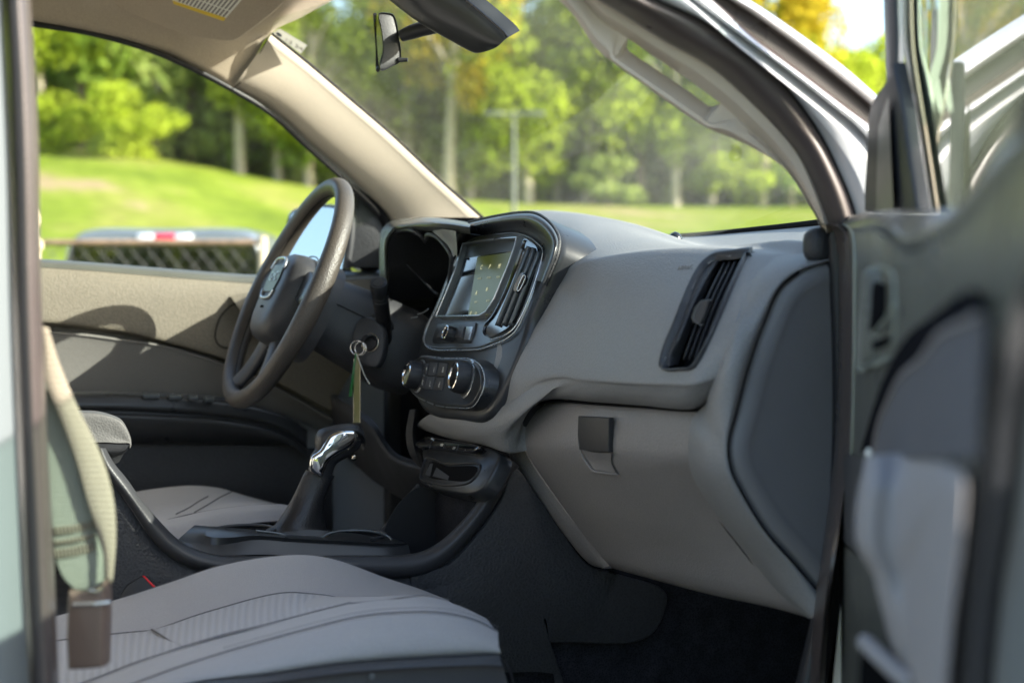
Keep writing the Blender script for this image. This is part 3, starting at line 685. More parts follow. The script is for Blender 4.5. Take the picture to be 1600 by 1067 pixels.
airp = [hit(DB, a, b, .0006, 1.7) for a, b in ((1056,421.5),(1087,419.5),(1071,420))]
cut(dash, [(p.x, p.y) for p in ins_px(3.5)])
vbl = [(1116,404),(1102,417),(1083,449),(1069,481),(1058,509),(1046,540),(1040,560),(1041,572)]
vbm = [(1124,406),(1112,422),(1095,452),(1081,481),(1070,509),(1057,540),(1050,556),(1049,571)]
vbr = [(1128,408),(1117,428),(1104,455),(1092,480),(1082,509),(1070,540),(1064,556),(1060,570)]
facecam(loft('vent_bevel', [[hit(DB,a,b,-.002,1.65) for a, b in vbl], [deeper(a,b,.012) for a, b in vbm], [deeper(a,b,.040) for a, b in vbr]], 'charcoal', dash, nu=40, sub=3))
for k in range(4):
    vp_ = [(1131+k*8.5,410+k*-1),(1117+k*8.5,438),(1104+k*8.5,466),(1092+k*8.5,495),(1081+k*8.5,525),(1072+k*8.5,550),(1068+k*8.5,562)]
    A = [deeper(a,b,.016) for a, b in vp_]; B = [deeper(a+4.5,b+1,.026) for a, b in vp_]
    facecam(loft('vent_vane', [A, B], 'charcoal', dash, nu=24, sub=1, solid=.0008))
tb = hit(DB,1098,488,.001,1.62); tn = V3(.25,-1,.15).normalized()
tab = slab('vent_tab', [(1097,470),(1111,469),(1107,482),(1103,494),(1096,508),(1086,504),(1083,497),(1088,481)], (tb,tn), .003, .001, 'charcoal', dash, smooth=False)
tube('tab_edge', [P(a,b,pl=(tb+tn*.003,tn)) for a, b in ((1112,469.5),(1104,469),(1097,471),(1090,480),(1084,497),(1088,503),(1095,508),(1100,507))], .0006, 'bezel_grey', dash, 8, 40)
text('airbag_lettering', 'AIRBAG', airp[2], airp[1]-airp[0], V3(0,.30,1), .0085, 'end_cap', dash, .0002)
# ------------------------------------------------------------------ centre stack
SN = V3(0,-.94,.34).normalized(); SQ = P(730,500,y=-.022); SP = (SQ, SN)
def on(px, py, h=0): return P(px, py, pl=(SQ+SN*h, SN))
Fout = [(712,357),(727,350),(752,343),(787,336),(815,332.5),(835,333.5),(853,343),(868,360),(873.5,378),(871,395),(862,419),(840,471),(825,507),(821,523),(802,574),(780,621),(766,644),(750,656),(712,654),(675,649),(657,639),(648,620),(648,590),(651,555),(656,536),(667,507),(682,474),(694,442),(705,414),(710,397),(708,380),(707.5,366)]
stack = prof('center_stack', [on(a,b) for a, b in Fout], SN, [(0,-.06),(0,-.012),(.0012,-.006),(.004,-.002),(.009,0)], 'satin_black', TRUCK, True, 150, sharp=70)
# visor lip over the screen
t0 = [(709,400),(707.5,380),(708,364),(714,356),(727,350),(752,343),(787,336),(815,332.5),(835,333.5),(853,343),(868,360),(874,378),(871,397),(862,420),(851,446)]
t1 = [(712,398),(712,383),(713,369),(719,362),(731,356),(755,348.5),(787,342.5),(812,339.5),(830,341),(846,350),(860,366),(865,380),(862,398),(855,418),(846,440)]
t2 = [(718,400),(721,392),(727,382),(735,376.5),(744,372),(757,369),(775,366.5),(802,364.5),(816,367),(828,372),(839,380),(848,391),(847,403),(842,418),(835,438)]
facecam(loft('screen_hood', [[on(a,b,-.02) for a, b in t0], [on(a,b,.010) for a, b in mixp(t0,t1,.25)], [on(a,b,.016) for a, b in mixp(t0,t1,.8)], [on(a,b,.014) for a, b in mixp(t1,t2,.25)], [on(a,b,.004) for a, b in mixp(t1,t2,.75)], [on(a,b,.0) for a, b in t2]], 'satin_black', stack, nu=90, sub=3, sharp=70))
tube('hood_edge', [on(a,b,.004) for a, b in t2], .0011, 'bezel_grey', stack, 8, 80)
tube('hood_edge', [on(a,b,.0) for a, b in t0], .0026, 'soft_black', stack, 8, 80)
# panel with silver border
Fin = [(720,394),(727,383),(742,374),(769,369),(802,366),(822,371),(840,383),(847,395),(845,409),(826,470),(813,500),(806,514),(793,526.5),(769,537.5),(750,544),(712,545.5),(676,544.5),(665,538),(662.5,529),(669,508),(681,485),(705,425)]
panel = prof('control_panel', [on(a,b) for a, b in Fin], SN, [(0,-.002),(0,.0025),(.0008,.0033),(.0016,.0033),(.0024,.0022),(.003,.002)], 'bezel_grey', stack, True, 130, sharp=50)
tube('panel_edge', [on(a,b,.0035) for a, b in [(720,397),(705,425),(681,485),(669,508),(662.5,529),(665,539),(676,546),(712,547),(750,545.5),(770,539),(794,528),(807,516),(815,500),(828,470),(847,409)]], .0013, 'satin_silver', stack, 8, 90)
so = [(731,383),(750,379.5),(770,377),(795,374.5),(817,373),(814,386),(803,417),(781,470),(768,491),(757,497.5),(722,498.5),(688,498.5),(705,459),(720,421)]
scr = prof('touchscreen', [on(a,b,.002) for a, b in so], SN, [(0,0),(0,.0085),(.0008,.0095),(.0019,.0095),(.0026,.0085)], 'satin_silver', stack, False, 14, smooth_outline=False)
prof('screen_recess', [on(a,b,.002) for a, b in so], SN, [(.0022,.0088),(.0032,.0006)], 'bezel_grey', stack, True, 14, smooth_outline=False)
dpl = [(742,398.5),(806,390),(802,405),(767,492),(760,495.5),(728,497),(693,497),(709,461),(724,424)]
prof('screen_glass', [on(a,b,.0035) for a, b in ((727,404),(806,391),(800,410),(768,489),(760,495),(694,497),(708,460))], SN, [(0,0),(.0005,.001)], 'gloss_black', stack, True, 7, smooth_outline=False)
m = bpy.data.materials.new('display_reflection'); m.use_nodes = True; t = m.node_tree; b = t.nodes['Principled BSDF']
b.inputs['Base Color'].default_value = (.015,.018,.01,1); b.inputs['Roughness'].default_value = .3; b.inputs['Emission Color'].default_value = (.20,.24,.05,1); b.inputs['Emission Strength'].default_value = .07; M['display_reflection'] = m  # olive emission stands in for greenery reflected in the screen
m = bpy.data.materials.new('lit_icon'); m.use_nodes = True; t = m.node_tree; b = t.nodes['Principled BSDF']
b.inputs['Base Color'].default_value = (.3,.3,.2,1); b.inputs['Emission Color'].default_value = (.9,.85,.5,1); b.inputs['Emission Strength'].default_value = .20; M['lit_icon'] = m
m = bpy.data.materials.new('dim_icon'); m.use_nodes = True; t = m.node_tree; b = t.nodes['Principled BSDF']
b.inputs['Base Color'].default_value = (.3,.3,.2,1); b.inputs['Emission Color'].default_value = (.6,.65,.5,1); b.inputs['Emission Strength'].default_value = .09; M['dim_icon'] = m
dsp = prof('display', [on(a,b,.0052) for a, b in ((746,401.5),(803,393.5),(786,440),(766,488),(760,494),(731,495.5))], SN, [(0,0),(.0002,.0003)], 'display_reflection', stack, True, 6, smooth_outline=False)
sru = (on(780,440)-on(750,441)).normalized(); srv = SN.cross(sru)
ic = []
for (a, b_, ch, s_) in ((752,418,'C',.009),(765,417,'P',.010),(780,416,'M',.010),(744,458,'A',.009),(759.5,455,'*',.014),(735,490,'0',.009),(743,490,'1:2',.006)):
    ic.append(text('t', ch, on(a,b_,.0062), sru, srv, s_, 'lit_icon', None, .0001))
for (a, b_, ch) in ((749,435,'AUDIO'),(763.5,434,'PHONE'),(778,433,'MEDIA'),(743,472,'NAV'),(762,470,'SETUP'),(764,481,'MENU')):
    ic.append(text('t', ch, on(a,b_,.0062), sru, srv, .0042, 'dim_icon', None, .0001))
[setattr(o,'parent',stack) or setattr(o,'name','screen_icon') for o in ic]
# vent right of the screen
vo2 = [(821,376),(833,380),(843,391),(842,406),(825,456),(809,497),(800,510),(786,520),(767,527),(758,522),(759,510),(772,494),(786,468),(804,424),(817,388)]
cv = prof('air_vent', [on(a,b,.003) for a, b in vo2], SN, [(0,-.001),(0,.0035),(.0012,.0035),(.002,.001)], 'gloss_black', stack, True, 80, sharp=50)
for (p0, p1, p2) in (((823,384),(806,428),(773,508)),((831,386),(814,431),(783,508)),((839,392),(821,437),(794,508))):
    A = [on(*p0,.0095), on(*p1,.0115), on(*p2,.0095)]
    loft('vent_vane', [A, [p-SN*.007+V3(.002,0,0) for p in A]], 'bezel_grey', stack, nu=16, sub=1, solid=.0011)
tube('vent_trim', [on(a,b,.006) for a, b in ((848,396),(845,411),(826,468),(812,499),(804,512),(790,523),(766,531))], .0008, 'chrome', stack, 8, 60)
tabm = [on(a,b,.012) for a, b in ((820.5,427),(822.5,431),(820,439),(812,456),(808,457.5),(806,454),(810,442),(816,430))]
prof('vent_tab', tabm, SN, [(0,-.006),(0,.003),(.0008,.004)], 'gloss_black', stack, True, 40)
tube('tab_trim', [on(a,b,.0165) for a, b in ((819,430),(821,433),(818.5,440),(812,453),(809,455),(808.5,451),(812,442),(817,432))], .0007, 'chrome', stack, 8, 40, closed=True)
# audio row
slab('audio_panel', [(685,507),(745,505),(743,517),(737,534),(735,536),(679,536),(677,534),(682,515)], (SQ+SN*.0025, SN), .002, .0008, 'satin_black', stack, smooth=False)
slab('button', [(688,512),(699,511.5),(695,528),(684,528)], (SQ+SN*.0045, SN), .0016, .0006, 'charcoal', stack, smooth=False)
slab('button', [(716,511.5),(728,511),(723,529),(712,529)], (SQ+SN*.0045, SN), .0024, .0006, 'charcoal', stack, smooth=False)
slab('button', [(730,511),(740,510.5),(734,531),(726,531)], (SQ+SN*.0045, SN), .0016, .0006, 'satin_silver', stack, smooth=False)
KN = [(.0112,0),(.0112,.011),(.0106,.0135),(.0095,.014),(.0092,.0128),(.0001,.0125)]
k1 = lathe('knob', on(709,524,.0045), SN, KN, 'black_plastic', stack, 48, knurl=.05, kn=24)
lathe('knob_ring', on(709,524,.0045)+SN*.0130, SN, [(.0100,0),(.0104,.0012),(.0092,.0016),(.0088,.0008)], 'chrome', stack, 40)
# climate module
CN = V3(-.04,-.97,.22).normalized(); CQ = P(690,590,y=-.062); 
def oc(px, py, h=0): return P(px, py, pl=(CQ+CN*h, CN))
clo = [(657,558),(690,559.5),(735,561),(744,565),(752,573),(757,587),(757,600),(755,610),(748,624),(742,633),(734,637),(712,637),(685,634),(664,626),(650,618),(641,606),(640,590),(646,570)]
clim = prof('climate_panel', [oc(a,b) for a, b in clo], CN, [(-.004,-.03),(-.001,-.004),(.0006,.001),(.0018,.0035),(.004,.0042),(.0052,.0036),(.007,.002)], 'satin_black', stack, True, 110, sharp=70)
tube('climate_edge', [oc(a,b,.001) for a, b in clo], .0009, 'satin_silver', stack, 8, 100, closed=True)
bx = [(661,571),(673,570),(686,570.5),(702,571)]
def bt(a, b_, c_, d_): 
    slab('button', [a, b_, c_, d_], (CQ+CN*.002, CN), .0022, .0007, 'charcoal', stack, smooth=False)
bt((663,568),(671,568),(668,586),(660,586)); bt((674,566),(686,567),(682,587),(670,587)); bt((688,567),(701,568),(697,588),(684,588))
bt((659,588),(667,588),(664,606),(656,606)); bt((669,589),(681,589),(677,609),(665,608)); bt((683,590),(696,590),(692,610),(679,609))
ic = []
cu = (oc(700,590)-oc(670,590)).normalized(); cvv = CN.cross(cu)
for (a, b_, s_) in ((666,578,'*'),(678,578,'i'),(692,578,'&'),(660,598,'R'),(672,600,'L'),(686,601,'d')):
    ic.append(text('t', s_, oc(a,b_,.0048), cu, cvv, .0115, 'label_white', None, .0001))
[setattr(o,'parent',stack) or setattr(o,'name','button_symbol') for o in ic]
for (cx_, cy_, r_) in ((656,588,.0205),(731,592,.0215)):
    c0 = oc(cx_, cy_, .002); ax = CN
    lathe('knob', c0, ax, [(r_*1.12,0),(r_*1.12,.003),(r_,.0035),(r_*.99,.016),(r_*.90,.0205),(r_*.84,.021),(r_*.80,.0195),(.0001,.019)], 'black_plastic', stack, 96, knurl=.06, kn=48)
    lathe('knob_ring', c0+ax*.0198, ax, [(r_*.86,-.001),(r_*.88,.0012),(r_*.80,.0018),(r_*.77,.0004)], 'chrome', stack, 60)
    lathe('knob_ring', c0+ax*.0, ax, [(r_*1.20,-.001),(r_*1.22,.0012),(r_*1.12,.0022)], 'satin_silver', stack, 60)
    text('knob_symbol', '* 2', c0+ax*.0196, cu, cvv, .012, 'label_white', stack, .0001)
# ------------------------------------------------------------------ instrument hood
B_ = [(603,470,-.0),(601,430,-.02),(600,400,-.03),(600,380,-.035),(603,368,-.035),(611,356,-.03),(625,350,-.025),(645,347,-.02),(668,345,-.02),(700,347,-.02),(735,352,-.02)]
A_ = [(609,470,-.0),(607,430,-.02),(606,402,-.03),(607,385,-.035),(611,373,-.035),(618,364,-.03),(630,360,-.03),(648,359,-.025),(668,361,-.025),(700,362,-.02),(735,366,-.02)]
C_ = [(601,472,.02),(600,430,.02),(600,398,.02),(601,376,.03),(604,360,.05),(612,350,.06),(630,344.5,.07),(650,342,.07),(670,341,.07),(702,343.5,.07),(740,349,.07)]
hood = facecam(loft('instrument_hood', [C('y', A_), C('y', [((a+c)/2-.6,(b+d)/2,y1-.008) for (a,b,y1),(c,d,_) in zip(A_,B_)]), C('y', B_), C('y', C_), [p+V3(0,.12,-.03) for p in C('y', C_)]], 'door_shell', TRUCK, nu=80, sub=4, sharp=60))
inn = [p for p in C('y', A_)]
ctr = P(668,420,y=.02)
deep = [ctr+(p-ctr)*.85+V3(0,.13,0) for p in inn]
loft('gauge_recess', [inn, [ctr+(p-ctr)*.96+V3(0,.03,0) for p in inn], deep], 'soft_black', hood, nu=70, sub=2)
mesh('gauge_cluster', [P(560,340,y=.15), P(760,340,y=.15), P(760,560,y=.09), P(560,560,y=.09)], [(0,1,2,3)], 'gap', hood)
tube('gauge_rim', C('y', [(610,384,-.028),(613,371,-.03),(619,363,-.03),(634,359,-.03),(648,362,-.028),(658,369,-.02),(666,378,-.01)]), .0034, 'charcoal', hood, 10, 40)
tube('gauge_rim', C('y', [(666,374,-.02),(667,368,-.024),(674,367,-.024),(683,371,-.022),(697,386,-.02),(705,401,-.02),(704,425,-.01),(700,450,0)]), .0034, 'charcoal', hood, 10, 40)
facecam(loft('hood_cheek', [C('y', [(676,362,-.025),(681,358,-.025),(712,361,-.03)]), C('y', [(700,384,-.02),(706,380,-.02),(714,385,-.03)]), C('y', [(708,402,-.02),(711,399,-.02),(714,402,-.03)])], 'dash_grey', hood, nu=14, sub=4))
tube('lens_edge', C('y', [(606,382,-.03),(630,408,.0),(660,438,.02),(676,454,.02),(683,459,.01)]), [.0016,.0014,.0016,.0022], 'charcoal', hood, 8, 30)
tube('gauge_trim', C('y', [(642,497,-.03),(652,495,-.03)]), .001, 'satin_silver', hood, 6, 6); tube('gauge_trim', C('y', [(653,491,-.03),(662,488,-.03),(669,483,-.03)]), .001, 'satin_silver', hood, 6, 12)
# knee panels below the column and dark cavity behind
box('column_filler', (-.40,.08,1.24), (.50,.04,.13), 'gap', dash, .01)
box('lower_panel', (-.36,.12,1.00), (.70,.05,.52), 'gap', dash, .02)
box('dash_core', (-.42,.28,1.26), (.56,.22,.24), 'soft_black', dash, .02)  # unseen filler added so the dash shades the driver's door
kp = facecam(loft('knee_trim', [C('y', [(514,600,-.02),(530,622,-.03),(548,634,-.035),(569,645,-.04),(589,664,-.04),(604,690,-.04),(620,708,-.04),(638,716,-.035),(655,720,-.03),(700,726,-.02)]), C('y', [(510,605,-.03),(524,640,-.04),(545,655,-.045),(566,668,-.05),(583,684,-.05),(598,706,-.05),(612,722,-.05),(632,732,-.045),(655,737,-.04),(700,745,-.03)]), C('y', [(505,620,.0),(515,680,.0),(540,712,.0),(562,732,.0),(580,748,.0),(600,762,.0),(618,774,.0),(640,784,.0),(660,786,0),(700,790,0)])], 'charcoal', dash, nu=50, sub=5))
# side of the stack below the bezel, towards the driver
facecam(loft('stack_side', [C('x', [(640,640),(634,680),(640,710),(655,730)], -.17), C('x', [(652,640),(648,680),(655,712),(668,735)], -.15), C('y', [(668,650,-.0),(664,690,.0),(672,712,.0),(690,735,0)])], 'soft_black', dash, nu=20, sub=4))
# ================================================================== usb bin and console
UN = V3(0,-.85,.53).normalized(); UQ = P(715,725,y=-.058)
def ou(px, py, h=0): return P(px, py, pl=(UQ+UN*h, UN))
usb = prof('storage_bin', [ou(a,b) for a, b in ((654,746),(661,724),(660,705),(672,690),(700,688),(750,696),(781,712),(768,744),(756,762),(740,771),(700,768),(662,756))], UN, [(0,-.02),(0,-.003),(.0015,0),(.003,.001)], 'satin_black', TRUCK, True, 80, sharp=70)
prof('bin_recess', [ou(a,b,.001) for a, b in ((666,717),(700,724),(752,728),(748,740),(738,752),(712,759),(680,756),(658,747),(660,735))], UN, [(-.0012,-.001),(-.0006,.0022),(.0006,.0026),(.0018,.002),(.003,-.0006)], 'black_plastic', usb, True, 60)
prof('bin_opening', [ou(a,b,.0018) for a, b in ((671,722),(700,728),(747,732),(742,742),(732,750),(700,750),(668,742))], UN, [(0,0),(.0005,.0002)], 'gap', usb, True, 50)
prof('bin_floor', [ou(a,b,.0024) for a, b in ((664,742),(672,724),(677,724),(672,744))], UN, [(0,0),(.0003,.0003)], 'charcoal', usb, True, 4, smooth_outline=False)
prof('bin_floor', [ou(a,b,.0024) for a, b in ((676,744),(682,730),(702,744),(700,750))], UN, [(0,0),(.0003,.0003)], 'charcoal', usb, True, 4, smooth_outline=False)
bar = prof('switch_bar', [ou(a,b,.004) for a, b in ((656,697),(662,692),(670,687),(700,690),(745,697),(758,703),(750,709),(722,709),(690,703),(664,703),(657,701))], UN, [(0,-.01),(0,.006),(.001,.008),(.0025,.0085)], 'gloss_black', usb, True, 70, sharp=60)
uu = (ou(740,700)-ou(670,693)).normalized(); uw = UN.cross(uu)
for (a, b_) in ((674,697),(695,700),(716,703)): 
    mesh('switch_gap', [ou(a,b_-9,.0131), ou(a+1,b_-9,.0131), ou(a+1-4,b_+5,.0131), ou(a-4,b_+5,.0131)], [(0,1,2,3)], 'charcoal', usb)
for (a, b_, s_) in ((690,695,'USB'),(709,700,'12V'),(727,702,'-')): text('switch_mark', s_, ou(a,b_,.0128), uu, uw, .0055, 'label_white', usb, .0001)
lathe('button', ou(676,686,.012), UN, [(.0025,0),(.0022,.002),(.0001,.0025)], 'chrome', usb, 16)
# ---- console
CX_ = .115
outerR = [(812,728),(807,734),(781,780),(752,822),(725,854),(697,880),(662,898),(615,904),(540,902),(450,900),(349,900),(330,895),(302,888),(276,876),(252,858),(231,834),(197,783),(171,749),(158,728),(150,700)]
innerR = [(792,712),(783,716),(764,752),(742,789),(716,820),(690,844),(662,860),(634,866),(540,867),(450,868),(370,868),(349,868),(315,862),(289,850),(273,838),(252,817),(223,783),(199,749),(178,723),(165,700)]
band = []
for t_, dx in ((0,-.01),(0,0),(.06,.008),(.3,.014),(.6,.014),(.9,.004),(1,-.012),(1,-.05)):
    band.append([P(a,b,x=CX_+dx) for a, b in mixp(outerR, innerR, t_, 60)])
cons = facecam(loft('center_console', band, 'charcoal', TRUCK, nu=120, sub=3, sharp=60))
# side skin below the band
lowR = [(870,1090),(880,1060),(850,1050),(800,1050),(760,1050),(700,1050),(640,1040),(600,1040),(540,1040),(450,1040),(349,1040),(330,1040),(302,1040),(270,1040),(240,1040),(210,1040),(180,1040),(150,1040),(120,1040),(100,1040)]
side = loft('console_side', [[p+V3(-.004,0,0) for p in cp(outerR, CX_+.004, 60)], [p+V3(.012,0,0) for p in cp(mixp(outerR, lowR, .35, 60), CX_, 60)], cp(mixp(outerR, lowR, 1, 60), CX_+.02, 60)], 'soft_black', cons, nu=90, sub=4); facecam(side)
kickpx = [(803,731),(840,775),(877,829),(919,881),(960,895),(1040,925),(1036,960),(1020,988),(990,1003),(900,1004),(780,1003),(700,1000),(640,900),(697,882),(725,856),(752,824),(781,781)]
slab('footwell_panel', kickpx, (P(850,900,x=.125), V3(1,-.05,.02).normalized()), .004, .004, 'soft_black', cons, N=120)
# inner bin walls: far side and floor so the cavity behind the shifter is deep
far = [(966,790),(720,700),(655,750)]
facecam(loft('bin_wall', [C('x', [(651,760),(640,775),(625,795),(605,820),(590,833)], -.10), C('x', [(655,764),(645,779),(630,799),(610,823),(594,836)], -.085), C('x', [(700,790),(690,810),(672,835),(660,852),(640,862)], -.06)], 'black_plastic', cons, nu=24, sub=4))
tube('bin_rim', C('x', [(655,758,-.10),(643,772,-.10),(628,792,-.10),(608,818,-.10),(592,833,-.10)]), .004, 'charcoal', cons, 10, 30)
prof('bin_cavity', [P(a,b,x=-.055) for a, b in ((650,762),(700,770),(760,765),(780,716),(740,700),(820,700),(800,860),(640,866),(600,834))], X, [(0,0),(0,.001)], 'rubber_dark', cons, True, 60)
# ---- tray with cup holders
TN = V3(0,0,1)
top = [(304,820,.07),(345,822,.075),(400,826,.075),(450,828,.075),(505,828,.075),(560,829,.075),(600,836,.075),(628,846,.07),(636,849,.06)]
nearT = C('x', [(283,838,.085),(333,851,.09),(400,843,.09),(450,846,.09),(505,849,.09),(560,851,.09),(610,853,.09),(637,850,.08)])
topc = C('x', [(304,820,.03),(352,831,.078),(400,832,.078),(450,836,.078),(505,839,.078),(560,842,.078),(605,846,.078),(634,848,.07)])
lowc = C('x', [(276,846,.09),(335,866,.10),(400,866,.10),(450,867,.10),(505,868,.10),(560,868,.10),(610,868,.10),(642,866,.09)])
farc = C('x', [(302,822,-.08),(345,822,-.08),(400,825,-.08),(450,828,-.08),(505,829,-.08),(560,830,-.08),(600,836,-.08),(628,845,-.08)])
facecam(loft('console_tray', [farc, topc, nearT, lowc], 'satin_black', cons, nu=60, sub=2, sharp=25))
def ell(cx_, cy_, ax_, ay_, x_, n=28):
    return [P(cx_+ax_*math.cos(i/n*2*math.pi), cy_+ay_*math.sin(i/n*2*math.pi), x=x_) for i in range(n)]
# cup holders: shallow cylinders with a rim, sunk in the tray (seen nearly edge on)
def cup(px, py, x_, r_):
    c0 = P(px, py, x=x_)
    tube('cup_holder', [c0+V3(r_*math.cos(a*.2618), r_*math.sin(a*.2618)*1.0, .0005) for a in range(24)], .0022, 'charcoal', cons, 8, 60, closed=True)
    lathe('cup_well', c0+V3(0,0,.0015), V3(0,0,-1), [(r_,-.0),(r_*.96,.002),(r_*.9,.004)], 'gap', cons, 40)
cup(556,836,.0,.040); cup(382,828,.0,.040)
facecam(loft('tray_rim', [C('x', [(443,831,.06),(470,828,.06),(500,828,.06),(515,830,.06)]), C('x', [(438,838,.07),(447,842,.07),(505,842,.07),(516,836,.07)])], 'satin_black', cons, nu=20, sub=2))
tube('tray_line', C('x', [(400,829,.076),(438,834,.076),(450,838,.076),(503,839,.076),(512,834,.076),(540,829,.07),(580,830,.07),(605,837,.07),(612,843,.075)]), .0016, 'bezel_grey', cons, 8, 70)
# ---- armrest lid
ar = [(100,640),(128,641),(150,642),(172,647),(189,655),(199,670),(205,688),(203,693)]
armb = []
for xx, sy in ((-.02,6),(.03,2),(.07,0),(.095,3),(.10,8)):
    armb.append([P(a,b+sy,x=xx) for a, b in ar])
lid = facecam(loft('console_armrest', armb+[[P(a,b,x=.10) for a, b in ((100,664),(128,668),(150,672),(170,678),(184,684),(195,688),(201,690),(203,692))], [P(a,b,x=.102) for a, b in ((100,690),(128,690),(150,691),(170,691),(184,692),(195,692),(201,692),(203,693))]], 'lid_grey', TRUCK, nu=50, sub=4, sharp=50))
facecam(loft('armrest_base', [[P(a,b,x=.100) for a, b in ((100,692),(150,693),(190,694),(202,694))], [P(a,b,x=.095) for a, b in ((100,705),(150,707),(185,707),(199,704))], [P(a,b,x=.08) for a, b in ((100,712),(150,712),(182,711),(195,707))], [P(a,b,x=.07) for a, b in ((100,730),(150,728),(178,725),(186,722))]], 'charcoal', lid, nu=24, sub=3))
# ---- gear selector
gx = -.0
gs = []
boot_l = [(428,822),(442,800),(458,778),(468,755),(474,742)]
boot_r = [(520,826),(507,815),(505,790),(511,768),(519,750)]
rows = []
for (l, r_) in (((415,828),(520,829)),((428,820),(508,826)),((444,800),(506,812)),((457,780),(506,792)),((466,762),(511,771)),((474,743),(519,750)),((477,737),(521,746)),((478,734),(522,743))):
    a = P(*l, x=gx); b_ = P(*r_, x=gx); c_ = (a+b_)/2; h_ = (b_-a)/2
    w2 = h_.length*.8
    row = []
    for i in range(20):
        an = 2*math.pi*i/20
        wr = 1+.05*math.sin(3*an+len(rows)*1.1)*(1 if len(rows) < 6 else .2)
        row.append(c_+h_*math.cos(an)*wr+X*math.sin(an)*w2*wr)
    rows.append(row)
shift = facecam(loft('gear_selector', rows, 'boot_leather', TRUCK, nu=48, sub=5, closed=True))
def ring(l, r_, dep, x_=gx, sq=1.0, n=24, skew=0):
    a = P(*l, x=x_); b_ = P(*r_, x=x_); c_ = (a+b_)/2; h_ = (b_-a)/2; row = []
    for i in range(n):
        an = 2*math.pi*i/n; cs, sn_ = math.cos(an), math.sin(an)
        cs = math.copysign(abs(cs)**sq, cs); sn_ = math.copysign(abs(sn_)**sq, sn_)
        row.append(c_+h_*cs+X*sn_*dep)
    return row
# chrome-sided stem
loft('shifter_stem', [ring((481,740),(517,746),.016), ring((484,722),(522,730),.017), ring((486,712),(528,722),.018), ring((496,698),(546,712),.019), ring((506,684),(560,700),.02), ring((520,672),(566,690),.016)], 'black_plastic', shift, nu=40, sub=4, closed=True, caps=True)
# chrome inlay on the passenger side of the stem
xc = .0215
ch = [(487,737),(484,727),(487,713),(500,703),(508,690),(515,680),(527,674),(545,672),(557,674),(560,681),(556,692),(545,702),(528,711),(514,722),(508,735),(503,744)]
prof('chrome_inlay', [P(a,b,x=xc) for a, b in ch], V3(1,-.15,.25).normalized(), [(0,-.012),(0,-.001),(.0012,.0012),(.003,.0028),(.005,.0036)], 'chrome', shift, True, 80, sharp=80)
# handle top, leather wrapped
loft('shifter_knob', [ring((494,702),(497,706),.010), ring((493,692),(508,700),.017), ring((495,680),(512,694),.02), ring((502,671),(522,683),.0215), ring((518,666),(534,676),.0215), ring((536,662.5),(548,676),.021), ring((552,662),(562,684),.0195), ring((563,667),(567,697),.016), ring((568,674),(567,702),.011), ring((570,680),(568,696),.004)], 'black_plastic', shift, nu=40, sub=5, closed=True, caps=True)
lathe('selector_button', P(554,713,x=.012), V3(.3,-.6,-.5), [(.004,0),(.0045,.003),(.002,.006)], 'brushed_metal', shift, 14)
# ================================================================== steering wheel and column
WC = P(447,459,x=-.37); TL = R_(25.2)
e1w = X.copy(); e2w = V3(0,math.sin(TL),math.cos(TL)); e3w = e1w.cross(e2w)   # towards the driver
if e3w.y > 0: e3w = -e3w
RW = .186
def wp(a, b, h=0): return WC+e1w*a+e2w*b+e3w*h
ringp = []
NW = 120
V = []; Fc = []
for i in range(NW):
    an = 2*math.pi*i/NW; ca, sa = math.cos(an), math.sin(an)
    rr = RW if sa > -.75 else RW-.006*(abs(sa)-.75)/.25
    thick = .0140+.002*(abs(ca)**8)
    for j in range(20):
        bn = 2*math.pi*j/20
        V.append(wp((rr+thick*math.cos(bn))*ca, (rr+thick*math.cos(bn))*sa, thick*1.06*math.sin(bn)))
for i in range(NW):
    for j in range(20):
        i2 = (i+1) % NW; j2 = (j+1) % 20; Fc.append((i*20+j, i2*20+j, i2*20+j2, i*20+j2))
wheel = mesh('steering_wheel', V, Fc, 'leather_wheel', TRUCK)
for k, rr in ((0, RW-.0168),):
    tube('wheel_stitch', [wp(rr*math.cos(i/60*2*math.pi), rr*math.sin(i/60*2*math.pi), .001) for i in range(60)], .0007, 'gap', wheel, 6, 120, closed=True)
# hub: airbag pad
hub = [(-.055,.045),(-.035,.058),(0,.064),(.035,.058),(.055,.045),(.062,.02),(.060,-.02),(.052,-.05),(.036,-.068),(0,-.074),(-.036,-.068),(-.052,-.05),(-.060,-.02),(-.062,.02)]
hub = [(a*1.25,b*1.12-.004) for a, b in hub]
hb = prof('airbag_cover', [wp(a,b,-.03) for a, b in hub], e3w, [(-.004,-.03),(0,0),(.002,.030),(.006,.044),(.014,.052),(.026,.056)], 'charcoal', wheel, True, 80, sharp=80)
# spokes
def spoke(name, a0, b0, a1, b1, w0, w1, m):
    d = V3(a1-a0, b1-b0, 0); L = d.length; d.normalize(); q = V3(-d.y, d.x, 0)
    rows = []
    for t_, hh, th in ((0,-.012,.014),(.35,-.014,.012),(.7,-.010,.010),(1,-.002,.010)):
        c_ = V3(a0,b0,0)+d*L*t_; ww = w0+(w1-w0)*t_
        row = []
        for i in range(16):
            an = 2*math.pi*i/16; x_ = q*math.cos(an)*ww
            row.append(wp(c_.x+x_.x, c_.y+x_.y, hh+th*math.sin(an)))
        rows.append(row)
    return loft(name, rows, m, wheel, nu=32, sub=5, closed=True, caps=True)
spoke('spoke', .04,.005, .178,.020, .030,.034, 'charcoal'); spoke('spoke', -.04,.005, -.178,.020, .030,.034, 'charcoal')
spoke('spoke', .02,-.05, .075,-.165, .020,.020, 'charcoal'); spoke('spoke', -.02,-.05, -.075,-.165, .020,.020, 'charcoal')
